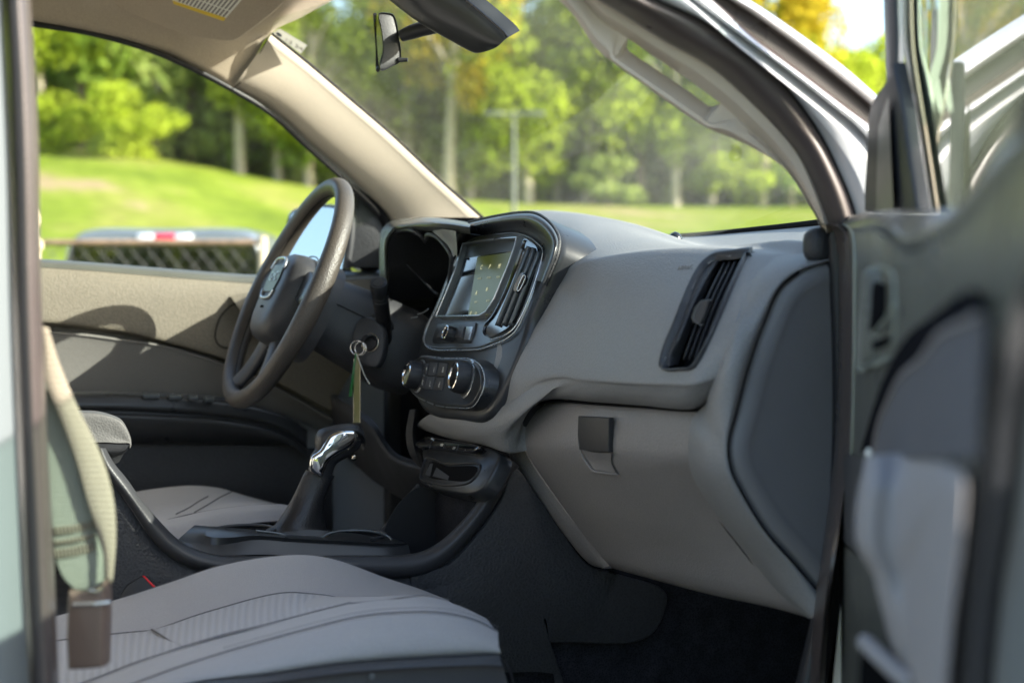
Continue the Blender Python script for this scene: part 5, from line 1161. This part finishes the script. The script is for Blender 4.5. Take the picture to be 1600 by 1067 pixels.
# lower pocket panels
facecam(loft('door_pocket', [DR([(1313,848),(1306,900),(1300,970),(1296,1090)],.03), DR([(1330,862),(1325,900),(1320,970),(1318,1090)],.045), DR([(1352,876),(1352,920),(1350,980),(1350,1090)],.05), DR([(1366,896),(1376,950),(1386,1000),(1400,1090)],.04)], 'door_shell', pdoor, nu=30, sub=4))
facecam(loft('door_pocket', [DR([(1299,866),(1290,930),(1280,1000),(1262,1090)],.0), DR([(1303,868),(1298,940),(1290,1010),(1276,1090)],.012), DR([(1309,852),(1306,930),(1302,1010),(1297,1090)],.02)], 'insert_grey', pdoor, nu=30, sub=3))
tube('pocket_trim', DR([(1299,872),(1296,920),(1292,1000),(1287,1090)],.03), .0022, 'channel', pdoor, 8, 40)
tube('pocket_lip', [P(1352,1003,d=.93), P(1372,1022,d=.90), P(1398,1046,d=.87), P(1430,1072,d=.84)], .0052, 'armrest_grey', pdoor, 12, 30)
prof('pocket_inside', [P(a,b,d=.93) for a, b in ((1344,1012),(1352,1010),(1400,1060),(1430,1095),(1340,1095))], V3(.8,-.5,.1), [(0,0),(0,.001)], 'gap', pdoor, True, 5, smooth_outline=False)
# ---- mirror sail, frame and window
def pl2(p0, p1):
    v = (p1-p0); v.z = 0; n_ = V3(v.y, -v.x, 0).normalized()
    if n_.dot(CAM-p0) < 0: n_ = -n_
    return (p0, n_)
sp_ = pl2(P(1366,200,d=1.46), P(1450,200,d=1.30))
slab('mirror_sail', [(1366,331),(1366,300),(1369,250),(1371,196),(1376,165),(1383,150),(1398,131),(1408,112),(1412,98),(1416,118),(1428,175),(1438,250),(1451,331)], sp_, .010, .004, 'black_plastic', pdoor, smooth=False)
mesh('sail_facet', [P(1366.5,329,pl=(sp_[0]+sp_[1]*.0095,sp_[1])), P(1396,329,pl=(sp_[0]+sp_[1]*.016,sp_[1])), P(1388,150,pl=(sp_[0]+sp_[1]*.014,sp_[1])), P(1372,198,pl=(sp_[0]+sp_[1]*.010,sp_[1]))], [(0,1,2,3)], 'door_shell', pdoor, False)
def vt(pts, d0, d1): return [P(a,b,d=d0+(d1-d0)*i/(len(pts)-1)) for i, (a, b) in enumerate(pts)]
facecam(loft('window_frame', [vt([(1381,-80),(1381,0),(1383,70),(1386,150)],1.45,1.45), vt([(1386,-80),(1386,0),(1389,70),(1392,150)],1.43,1.43), vt([(1402,-80),(1402,0),(1404,60),(1402,150)],1.42,1.42), vt([(1410,-80),(1410,0),(1412,80),(1414,150)],1.44,1.44)], 'charcoal', pdoor, nu=20, sub=3))
cl_ = [[(1410,-80),(1410,0),(1412,85),(1419,120),(1430,200),(1446,331)],
       [(1416,-80),(1416,0),(1418,75),(1425,120),(1440,220),(1457,331)],
       [(1422,-80),(1422,0),(1425,75),(1431,120),(1447,220),(1464,331)],
       [(1424,-80),(1424,0),(1427,75),(1435,130),(1450,220),(1467,331)],
       [(1430,-80),(1430,0),(1433,75),(1442,130),(1458,220),(1476,331)],
       [(1435,-80),(1435,0),(1438,75),(1448,120),(1467,220),(1485,335)],
       [(1437,-80),(1437,0),(1441,75),(1452,120),(1470,220),(1488,335)]]
dd_ = [1.42,1.36,1.385,1.355,1.375,1.34,1.36]
facecam(loft('window_channel', [[P(a,b,d=d_) for a, b in r] for r, d_ in zip(cl_, dd_)], 'channel', pdoor, nu=60, sub=2, sharp=40))
tube('channel_lip', [P(a+1,b,d=1.34) for a, b in cl_[2]], .0013, 'webbing_sunlit', pdoor, 6, 50)
gq = P(1440,200,d=1.42), P(1640,200,d=.90)
gp_ = pl2(*gq)
wg = prof('window_glass', [P(a,b,pl=gp_) for a, b in ((1436,-120),(1436,0),(1450,120),(1468,220),(1487,340),(1560,340),(1700,300),(1700,-120))], gp_[1], [(0,-.002),(0,.002)], 'tinted_glass', pdoor, True, 8, smooth_outline=False, backcap=True)
# outside mirror seen through the glass
om2 = loft('side_mirror', [[P(a,b,d=1.62) for a, b in ((1476,235),(1480,249),(1492,258),(1506,270))], [P(a,b,d=1.55) for a, b in ((1474,262),(1480,275),(1494,284),(1504,279))], [P(a,b,d=1.56) for a, b in ((1478,300),(1482,305),(1492,300),(1503,284))]], 'car_paint', TRUCK, nu=24, sub=4, solid=.01); facecam(om2)
m2b = facecam(loft('mirror_shell', [[P(a,b,d=1.60) for a, b in ((1506,272),(1518,280),(1530,291),(1540,305))], [P(a,b,d=1.53) for a, b in ((1494,290),(1508,300),(1522,310),(1530,325))], [P(a,b,d=1.56) for a, b in ((1483,308),(1492,324),(1502,336),(1515,345))]], 'car_paint', om2, nu=24, sub=4, solid=.01))
pc = P(1520,320,d=1.60)
prof('mirror_housing', [pc+V3(.03+.09*math.cos(a/16*2*math.pi)*1.0, .04, .075*math.sin(a/16*2*math.pi)) for a in range(16)], V3(.2,.95,0), [(0,0),(.002,.04),(.02,.08)], 'car_paint', om2, True, 40, sharp=70)
box('door_skin', (PA+uD*.47-nD*.16-Z*.34), (.95,.02,.72), 'car_paint', pdoor, .01, rot=Matrix((uD, -nD, Z)).transposed())
# ================================================================== outdoors
def tag(o, label=None, cat=None, group=None, kind=None):
    if label: o['label'] = label
    if cat: o['category'] = cat
    if group: o['group'] = group
    if kind: o['kind'] = kind
    return o
HP = [(-2500,200),(-600,215),(60,233),(200,237),(300,252),(375,270),(480,292),(600,305),(805,316),(1000,318),(1270,322),(1800,330),(4000,350)]
def pyT(px):
    if px <= HP[0][0]: return HP[0][1]
    for (a,b),(c,d) in zip(HP, HP[1:]):
        if px <= c: return b+(d-b)*(px-a)/(c-a)
    return HP[-1][1]
def ground(x, y):
    v = V3(x-CAM.x, y-CAM.y, 0); D = v.dot(F0); s = v.dot(RT)
    if D < 14: return 0
    px = 800+FPX*s/D
    zT = 1.35+(440-pyT(px))/FPX*80
    t = (D-14)/66
    z = zT*(t**1.15 if t < 1 else 1+(t-1)*1.0)
    return z+.10*math.sin(x*.21)*math.cos(y*.17)*min(1,t*3)
# lawn sheet, finer near, in camera-heading rows but real terrain
V = []; Fc = []
Ds = [-900,-300,-120,-60,-30,-12,-4,0,4,8,12,14,15,16,18,20,23,26,30,34,38,43,48,54,60,66,72,80,90,105,130,170,230,320,500,900]
Ss = [-1200,-600,-300,-160,-100,-70,-50,-40,-32,-26,-22,-18,-15,-12,-9,-6,-3,0,3,6,9,12,15,18,22,26,32,40,50,70,100,160,300,600,1200]
for D in Ds:
    for s in Ss:
        p = CAM+F0*D+RT*s; zz = ground(p.x, p.y) if D <= 230 else ground((CAM+F0*230+RT*s).x, (CAM+F0*230+RT*s).y)
        V.append((p.x, p.y, zz))
k = len(Ss)
for i in range(len(Ds)-1):
    for j in range(k-1): Fc.append((i*k+j, i*k+j+1, (i+1)*k+j+1, (i+1)*k+j))
m = bpy.data.materials.new('lawn'); m.use_nodes = True; t = m.node_tree; b = t.nodes['Principled BSDF']; b.inputs['Roughness'].default_value = .9; b.inputs['Specular IOR Level'].default_value = .1
tc = nd(t,'ShaderNodeTexCoord'); mp_ = nd(t,'ShaderNodeMapping'); mp_.inputs['Scale'].default_value = (.045,.16,.1); mp_.inputs['Rotation'].default_value = (0,0,R_(20)); t.links.new(tc.outputs['Object'], mp_.inputs[0])
n1 = nd(t,'ShaderNodeTexNoise'); n1.inputs['Scale'].default_value = 1; n1.inputs['Detail'].default_value = 5; n1.inputs['Roughness'].default_value = .6; t.links.new(mp_.outputs[0], n1.inputs['Vector'])
r1 = nd(t,'ShaderNodeValToRGB'); e = r1.color_ramp.elements
e[0].position = .34; e[0].color = (.10,.145,.012,1); e[1].position = .68; e[1].color = (.31,.24,.125,1)
x_ = r1.color_ramp.elements.new(.50); x_.color = (.17,.225,.02,1); x_ = r1.color_ramp.elements.new(.62); x_.color = (.235,.245,.05,1)
t.links.new(n1.outputs[0], r1.inputs[0])
n2 = nd(t,'ShaderNodeTexNoise'); n2.inputs['Scale'].default_value = 1.6; n2.inputs['Detail'].default_value = 6; t.links.new(tc.outputs['Object'], n2.inputs['Vector'])
r2 = nd(t,'ShaderNodeMapRange'); r2.inputs[1].default_value = .3; r2.inputs[2].default_value = .7; r2.inputs[3].default_value = .75; r2.inputs[4].default_value = 1.25; t.links.new(n2.outputs[0], r2.inputs[0])
h = nd(t,'ShaderNodeMix', data_type='RGBA', blend_type='MULTIPLY'); h.inputs[0].default_value = 1; t.links.new(r1.outputs[0], h.inputs[6]); t.links.new(r2.outputs[0], h.inputs[7]); t.links.new(h.outputs[2], b.inputs['Base Color'])
M['lawn'] = m
lawn = mesh('lawn', V, Fc, 'lawn', None); tag(lawn, kind='structure')
m = mat('asphalt', (.055,.055,.058), .9, var=.2, vscale=3)
pv = [CAM+F0*D+RT*s for D, s in ((-9,-14),(-9,14),(7.0,14),(7.0,-14))]
tag(mesh('parking_lot', [(p.x,p.y,.006) for p in pv], [(0,1,2,3)], 'asphalt', None, False), kind='structure')
# ---- foliage
def leafmat(name, col, tr=.35):
    m = bpy.data.materials.new(name); m.use_nodes = True; t = m.node_tree; t.nodes.clear()
    o = nd(t,'ShaderNodeOutputMaterial'); d = nd(t,'ShaderNodeBsdfDiffuse'); q = nd(t,'ShaderNodeBsdfTranslucent'); mx = nd(t,'ShaderNodeMixShader'); mx.inputs[0].default_value = tr
    ge = nd(t,'ShaderNodeNewGeometry'); mr = nd(t,'ShaderNodeMapRange'); mr.inputs[3].default_value = .6; mr.inputs[4].default_value = 1.4; t.links.new(ge.outputs['Random Per Island'], mr.inputs[0])
    h = nd(t,'ShaderNodeMix', data_type='RGBA', blend_type='MULTIPLY'); h.inputs[0].default_value = 1; h.inputs[6].default_value = (*col,1); t.links.new(mr.outputs[0], h.inputs[7])
    t.links.new(h.outputs[2], d.inputs[0]); t.links.new(h.outputs[2], q.inputs[0]); t.links.new(d.outputs[0], mx.inputs[1]); t.links.new(q.outputs[0], mx.inputs[2]); t.links.new(mx.outputs[0], o.inputs[0]); M[name] = m
leafmat('leaf_yellow', (.42,.50,.05), .6); leafmat('leaf_green', (.42,.50,.055), .6); leafmat('leaf_dark', (.27,.38,.06), .6); leafmat('leaf_gold', (.52,.42,.04), .6); leafmat('leaf_pale', (.38,.45,.13), .5)
mat('bark_pale', (.42,.36,.27), .9, var=.2, vscale=6); mat('bark_brown', (.20,.15,.10), .9, var=.2, vscale=6)
rnd = random.Random(11)
def rv():
    while True:
        v = V3(rnd.uniform(-1,1), rnd.uniform(-1,1), rnd.uniform(-1,1))
        if .01 < v.length < 1: return v
def leaves(V, Fc, c, R, H, n, clumps=14, leaf=.20):
    cl = []
    for _ in range(clumps):
        v = rv(); v = v.normalized()*(v.length**.5)*.82
        cl.append((V3(c[0]+v.x*R, c[1]+v.y*R, c[2]+v.z*H), rnd.uniform(.25,.5)))
    for _ in range(n):
        q, cr_ = rnd.choice(cl); v = rv(); v = v.normalized()*(v.length**.6)
        p = q+V3(v.x*R*cr_, v.y*R*cr_, v.z*H*cr_*.85)
        a = rv().normalized(); b_ = a.cross(rv()).normalized(); s = leaf*rnd.uniform(.6,1.5)
        k = len(V); V += [p-a*s, p+b_*s*.6, p+a*s, p-b_*s*.6]; Fc.append((k,k+1,k+2,k+3))
def crown_mesh(kind, R, H, zc, n, clumps=14):
    V = []; Fc = []; leaves(V, Fc, (0,0,zc), R, H, n, clumps)
    me = bpy.data.meshes.new('crown'); me.from_pydata([tuple(v) for v in V], [], Fc); me.materials.append(M[kind]); return me
def tree(px, pyb, D, h, R, kind, bark, lean=0, tw=.22, label=None, fork=False, group=None, cb=.32, n=3600, name='deciduous_tree', cat='tree'):
    p = P(px, 400, d=D); v = ray(px, 400); v.z = 0
    p = CAM+v*(D/v.dot(F0)); z0 = ground(p.x, p.y)
    root = bpy.data.objects.new(name, None); S.collection.objects.link(root); root.location = (p.x, p.y, z0)
    tag(root, label, cat, group)
    ld = RT*lean
    pts = [V3(0,0,-.3), V3(0,0,h*.15)+ld*.1, V3(0,0,h*.4)+ld*.45, V3(0,0,h*.65)+ld*.8, V3(0,0,h*.85)+ld]
    obs = [tube('trunk', pts, [tw*1.25,tw,tw*.85,tw*.6,tw*.25], bark, None, 10, 24)]
    for i in range(6 if not fork else 8):
        t_ = rnd.uniform(.25,.7) if i > 1 or not fork else .10; an = rnd.uniform(0,6.28)
        b0 = V3(0,0,h*t_)+ld*t_; d_ = RT*math.cos(an)*R*.8+F0*math.sin(an)*R*.6
        obs.append(tube('limb', [b0, b0+d_*.35+Z*h*.10, b0+d_*.7+Z*h*.18, b0+d_+Z*h*.22], [tw*(.6 if i < 2 and fork else .4),tw*.3,tw*.2,tw*.08], bark, None, 7, 12))
    join('trunk', obs, root)
    me = crown_mesh(kind, R, h*(1-cb)/2, h*(1+cb)/2, n, 18)
    c = bpy.data.objects.new('crown', me); S.collection.objects.link(c); c.parent = root; c.location = ld*.8
    return root
TR = [
 (64,235,78,15,4.0,'leaf_yellow','bark_pale',0,.20,'yellow green tree at the far left of the wood, beside the rear pillar'),
 (130,236,80,13,4.2,'leaf_dark','bark_brown',0,.2,'dark green tree left of the pale bushy tree, seen in the driver window'),
 (245,240,80,15,3.6,'leaf_pale','bark_pale',.3,.2,'pale leafy tree in the middle of the driver window'),
 (300,255,82,16,4.0,'leaf_dark','bark_brown',0,.22,'dark green tree behind the middle of the driver window'),
 (375,270,79,15,3.2,'leaf_green','bark_pale',0,.24,'tree with the thick straight pale trunk in the driver window'),
 (435,284,80,12,3.0,'leaf_green','bark_pale',-.3,.2,'slender pale trunked tree right of the thick straight trunk'),
 (483,292,79,9.8,2.8,'leaf_yellow','bark_pale',.2,.22,'pale trunked tree just above the steering wheel'),
 (590,300,82,16,3.6,'leaf_yellow','bark_pale',1.6,.2,'leaning yellow green tree just right of the driver side pillar'),
 (700,300,78,16,3.6,'leaf_gold','bark_pale',.7,.26,'tree with golden crown under the mirror bracket'),
 (765,314,82,10,2.6,'leaf_green','bark_brown',0,.2,'green tree left of the lamp post behind the windshield'),
 (826,316,79,10.5,3.0,'leaf_green','bark_pale',-.9,.24,'tree with a leaning pale trunk just right of the lamp post'),
 (918,318,80,13,3.4,'leaf_yellow','bark_pale',.4,.24,'yellow green tree with a forked pale trunk'),
 (1000,319,80,16,3.6,'leaf_dark','bark_brown',0,.22,'tall dark tree above the middle of the dashboard'),
 (1055,320,79,13,3.0,'leaf_green','bark_pale',0,.2,'green tree left of the passenger grab handle end'),
 (1110,321,80,12,3.2,'leaf_yellow','bark_pale',.3,.2,'low yellow tree seen below the grab handle'),
 (1190,323,80,13,3.2,'leaf_gold','bark_pale',.8,.22,'leaning pale tree beside the passenger side pillar'),
 (1300,325,84,8.2,4.0,'leaf_yellow','bark_brown',0,.22,'yellow green tree between the truck pillar and the open door frame'),
 (205,240,81,13,3.0,'leaf_green','bark_pale',.2,.16,'slim pale trunked tree left of the pale leafy tree'),
 (640,304,81,15,3.2,'leaf_yellow','bark_pale',-.5,.18,'slim tree left of the tree with the golden crown'),
 (735,306,80,14,2.8,'leaf_green','bark_pale',.4,.16,'slim pale tree between the golden crown and the lamp post'),
 (870,316,81,13,3.0,'leaf_pale','bark_pale',.5,.16,'slim pale leafy tree left of the forked tree'),
 (950,318,79,13,2.6,'leaf_green','bark_pale',.9,.18,'pale trunked tree leaning right beside the forked tree'),
 (1235,323,81,12,2.8,'leaf_yellow','bark_pale',-.2,.18,'slim tree at the right edge of the windshield'),
 (1372,325,86,9.2,3.6,'leaf_green','bark_brown',0,.22,'green tree right beside the open door frame'),
]
for (px, pyb, D, h_, R_c, kd, bk_, ln_, tw_, lb) in TR:
    tree(px, pyb, D, h_, R_c, kd, bk_, ln_, tw_, lb, fork='forked' in lb, group='trees at the edge of the wood', cb=.20 if h_ > 13 else .15)
# bushes at the foot of the wood
for i, (px, D, h_, R_c, kd, lb) in enumerate(((92,76,3.6,2.6,'leaf_green','green bush at the left foot of the wood'),(172,75,3.6,2.6,'leaf_green','largest green bush at the foot of the wood, left of the middle'),(218,76,2.8,2.2,'leaf_yellow','small yellow bush at the top of the lawn'),(1150,79,3.0,2.2,'leaf_yellow','low yellow bush near the passenger pillar'),(960,79,2.6,2.2,'leaf_pale','low pale bush in the middle of the windshield view'))):
    v = ray(px, 400); v.z = 0; p = CAM+v*(D/v.dot(F0))
    V = []; Fc = []; leaves(V, Fc, (0,0,h_*.45), R_c, h_*.5, 1800, 12, .16)
    me = bpy.data.meshes.new('bush'); me.from_pydata([tuple(q) for q in V], [], Fc); me.materials.append(M[kd])
    o = bpy.data.objects.new('bush', me); S.collection.objects.link(o); o.location = (p.x, p.y, ground(p.x, p.y))
    tag(o, lb, 'bush', 'bushes along the wood')
# far wood behind: one mass
def wood(name, spots, label, leaf=.40, n=800):
    V = []; Fc = []; mi = []
    kinds = ['leaf_green','leaf_dark','leaf_yellow','leaf_pale']
    for (x, y, z, h_, r, kd) in spots:
        k0 = len(Fc); leaves(V, Fc, (x,y,z+h_*.5), r, h_*.52, n, 12, leaf); mi += [kinds.index(kd)]*(len(Fc)-k0)
    me = bpy.data.meshes.new(name); me.from_pydata([tuple(v) for v in V], [], Fc)
    for q in kinds: me.materials.append(M[q])
    me.polygons.foreach_set('material_index', mi)
    o = bpy.data.objects.new(name, me); S.collection.objects.link(o); tag(o, label, 'woodland', kind='stuff'); return o
sp = []
for px in list(range(-3400, -260, 130))+list(range(-260, 1760, 46)):
    for D, hh in ((84,5),(88,9),(97,12),(110,14)):
        pxx = px+rnd.uniform(-22,22)
        v = ray(pxx, 400); v.z = 0; p = CAM+v*((D+rnd.uniform(-3,3))/v.dot(F0))
        h_ = hh*rnd.uniform(.85,1.12)
        if 470 < pxx < 590 or 760 < pxx < 880: h_ *= .72
        if pxx > 1080: h_ *= .66
        sp.append((p.x, p.y, ground(p.x,p.y)-.5, h_+1, rnd.uniform(3.0,4.2), rnd.choice(['leaf_green','leaf_dark','leaf_pale','leaf_pale','leaf_yellow'])))
wood('wood', sp, 'mass of green trees standing behind the front row of the wood')
sp = []
for i in range(34):
    an = R_(-60)+R_(150)*i/33     # behind and beside the camera, added for green reflections
    d_ = rnd.uniform(38,46); p = CAM+(-F0)*math.cos(an)*d_+RT*math.sin(an)*d_
    sp.append((p.x, p.y, 0, rnd.uniform(3.5,5.5), rnd.uniform(2.6,3.6), rnd.choice(['leaf_green','leaf_dark','leaf_yellow'])))
wood('reflected_trees', sp, 'unseen green trees behind the photographer, added for green reflections', .4, 380)
# ---- street lamp
v = ray(803, 400); v.z = 0; p = CAM+v*(62/v.dot(F0)); g0 = ground(p.x, p.y)
mat('lamp_grey', (.16,.17,.15), .5, metal=.3)
lp = tube('street_lamp', [V3(p.x,p.y,g0-.2), V3(p.x,p.y,g0+3.5), V3(p.x,p.y,1.35+ (440-176)/FPX*62)], [.10,.08,.06], 'lamp_grey', None, 12, 10)
zt = 1.35+(440-181)/FPX*62
for sx in (-1, 1):
    tube('lamp_arm', [V3(p.x,p.y,zt), V3(p.x,p.y,zt)+RT*sx*.45+Z*.02], .07, 'lamp_grey', lp, 8, 6)
    o = box('lamp_head', V3(p.x,p.y,zt+.03)+RT*sx*.82, (.75,.36,.16), 'lamp_grey', lp, .05, rot=Matrix((RT, F0, Z)).transposed())
tag(lp, 'grey parking lot lamp post with two heads in front of the wood', 'street lamp')
# ---- chain-link fence and the post with a finial
mat('wire_grey', (.10,.10,.10), .5, metal=.5); mat('rust', (.30,.20,.13), .8, metal=.2, var=.35, vscale=9); mat('galvanised', (.42,.43,.42), .5, metal=.6); mat('post_beige', (.62,.50,.34), .8, var=.1)
Df = 8.0
def fp(px, z): 
    v = ray(px, 400); v.z = 0; q = CAM+v*(Df/v.dot(F0)); return V3(q.x, q.y, z)
zr = 1.35+(440-379)/FPX*Df
A, B = fp(30, 0), fp(414, 0)
fu = (B-A).normalized(); FL = (B-A).length
rail = tube('chain_link_fence', [V3(A.x,A.y,zr), V3(B.x,B.y,zr)], .015, 'rust', None, 10, 8)
Vw = []; Fw = []
def wire(a, b_, r=.0017):
    t_ = (b_-a).normalized(); u = t_.cross(F0).normalized()*r; w_ = F0*r; k = len(Vw)
    for q in (a, b_): Vw.extend([q+u, q+w_, q-u, q-w_])
    for i in range(4): Fw.append((k+i, k+(i+1)%4, k+4+(i+1)%4, k+4+i))
hF = zr-.05; stp = .085
nq = int((FL+hF)/stp)+2
for i in range(-nq, nq):
    for sg in (1, -1):
        # line x = x0 + sg*z*0.8 clipped to the panel
        x0 = i*stp; pts = []
        zs0, zs1 = .05, zr
        xa, xb = x0+sg*zs0*.8, x0+sg*zs1*.8
        lo_, hi_ = (zs0, xa), (zs1, xb)
        def clipx(z_a, x_a, z_b, x_b, lim):
            f = (lim-x_a)/(x_b-x_a); return z_a+(z_b-z_a)*f, lim
        (za, xa), (zb, xb) = lo_, hi_
        if max(xa, xb) < 0 or min(xa, xb) > FL: continue
        if xa < 0: za, xa = clipx(za,xa,zb,xb,0)
        if xb < 0: zb, xb = clipx(za,xa,zb,xb,0)
        if xa > FL: za, xa = clipx(za,xa,zb,xb,FL)
        if xb > FL: zb, xb = clipx(za,xa,zb,xb,FL)
        wire(A+fu*xa+Z*za, A+fu*xb+Z*zb)
mesh('wire_mesh', Vw, Fw, 'wire_grey', rail, False)
for f_ in (.02, .99): tube('post', [A+fu*FL*f_+Z*-.1, A+fu*FL*f_+Z*(zr+.03)], .022, 'post_beige', rail, 10, 4)
tag(rail, 'chain-link fence with a rusty top rail outside the driver window', 'fence')
q = fp(77, 0)-F0*.35
po = lathe('fence_post', q, Z, [(.055,0),(.055,1.50),(.07,1.51),(.07,1.545),(.045,1.56),(.035,1.60),(.05,1.63),(.055,1.66),(.04,1.70),(.015,1.73),(.005,1.76)], 'post_beige', None, 20)
tag(po, 'beige post with a turned finial at the left end of the fence', 'post')
# ---- parked truck behind the fence
PT = bpy.data.objects.new('parked_truck', None); S.collection.objects.link(PT)
v = ray(255, 400); v.z = 0; c = CAM+v*(13.2/v.dot(F0)); 
ang = math.atan2(F0.y, F0.x)-math.pi/2
PT.location = (c.x, c.y, 0); PT.rotation_euler = (0,0,ang)      # local +y away from us, x to the right
tag(PT, 'grey pickup truck parked behind the fence with a red brake lamp on its cab', 'truck')
mat('truck_grey', (.22,.24,.25), .3, metal=.4, coat=.7); mat('tyre', (.02,.02,.02), .8)
glass('truck_glass', (.10,.13,.12), 1.6)
def cabrow(y, wb_, wt, zb_, zt_):
    h = [V3(-wb_,y,zb_), V3(-wt-.03,y,zt_-.07), V3(-wt+.05,y,zt_-.015), V3(0,y,zt_)]
    return h+[mir(p) for p in h[:-1]][::-1]
loft('cab', [cabrow(0,.88,.74,1.2,1.76), cabrow(.25,.88,.74,1.2,1.80), cabrow(1.2,.9,.75,1.2,1.80), cabrow(1.7,.9,.72,1.2,1.72), cabrow(2.3,.9,.86,1.15,1.25)], 'truck_grey', PT, nu=50, sub=3, solid=.01)
mesh('rear_wall', [V3(-.88,0,1.15), V3(.88,0,1.15), V3(.86,0,1.36), V3(-.86,0,1.36)], [(0,1,2,3)], 'truck_grey', PT, False)
mesh('rear_window', [V3(-.84,-.004,1.36), V3(.84,-.004,1.36), V3(.73,-.004,1.68), V3(-.73,-.004,1.68)], [(0,1,2,3)], 'truck_glass', PT, False)
mesh('window_surround', [V3(-.74,-.006,1.68), V3(.74,-.006,1.68), V3(.70,.0,1.755), V3(-.70,.0,1.755)], [(0,1,2,3)], 'truck_grey', PT, False)
mat('lamp_red', (.75,.01,.05), .25, coat=.8); mat('lamp_clear', (.8,.8,.82), .2, coat=.8)
bl_ = box('brake_lamp', (.02,-.03,1.715), (.17,.04,.07), 'lamp_red', PT, .012)
box('cargo_lamp', (-.14,-.03,1.715), (.14,.04,.07), 'lamp_clear', PT, .012); box('cargo_lamp', (.18,-.03,1.715), (.14,.04,.07), 'lamp_clear', PT, .012)
box('bed', (0,-1.0,.92), (1.86,1.9,.62), 'truck_grey', PT, .06); box('body', (0,1.9,.78), (1.86,3.6,.85), 'truck_grey', PT, .10)
for sx in (-1,1):
    for yy in (-1.0, 2.9):
        wl = lathe('wheel', V3(sx*.80,yy,.38), V3(sx,0,0), [(.36,0),(.38,.03),(.38,.13),(.34,.16),(.24,.15)], 'tyre', PT, 28)
        lathe('rim', V3(sx*.80,yy,.38), V3(sx,0,0), [(.24,.14),(.2,.12),(.05,.13)], 'galvanised', wl, 20)
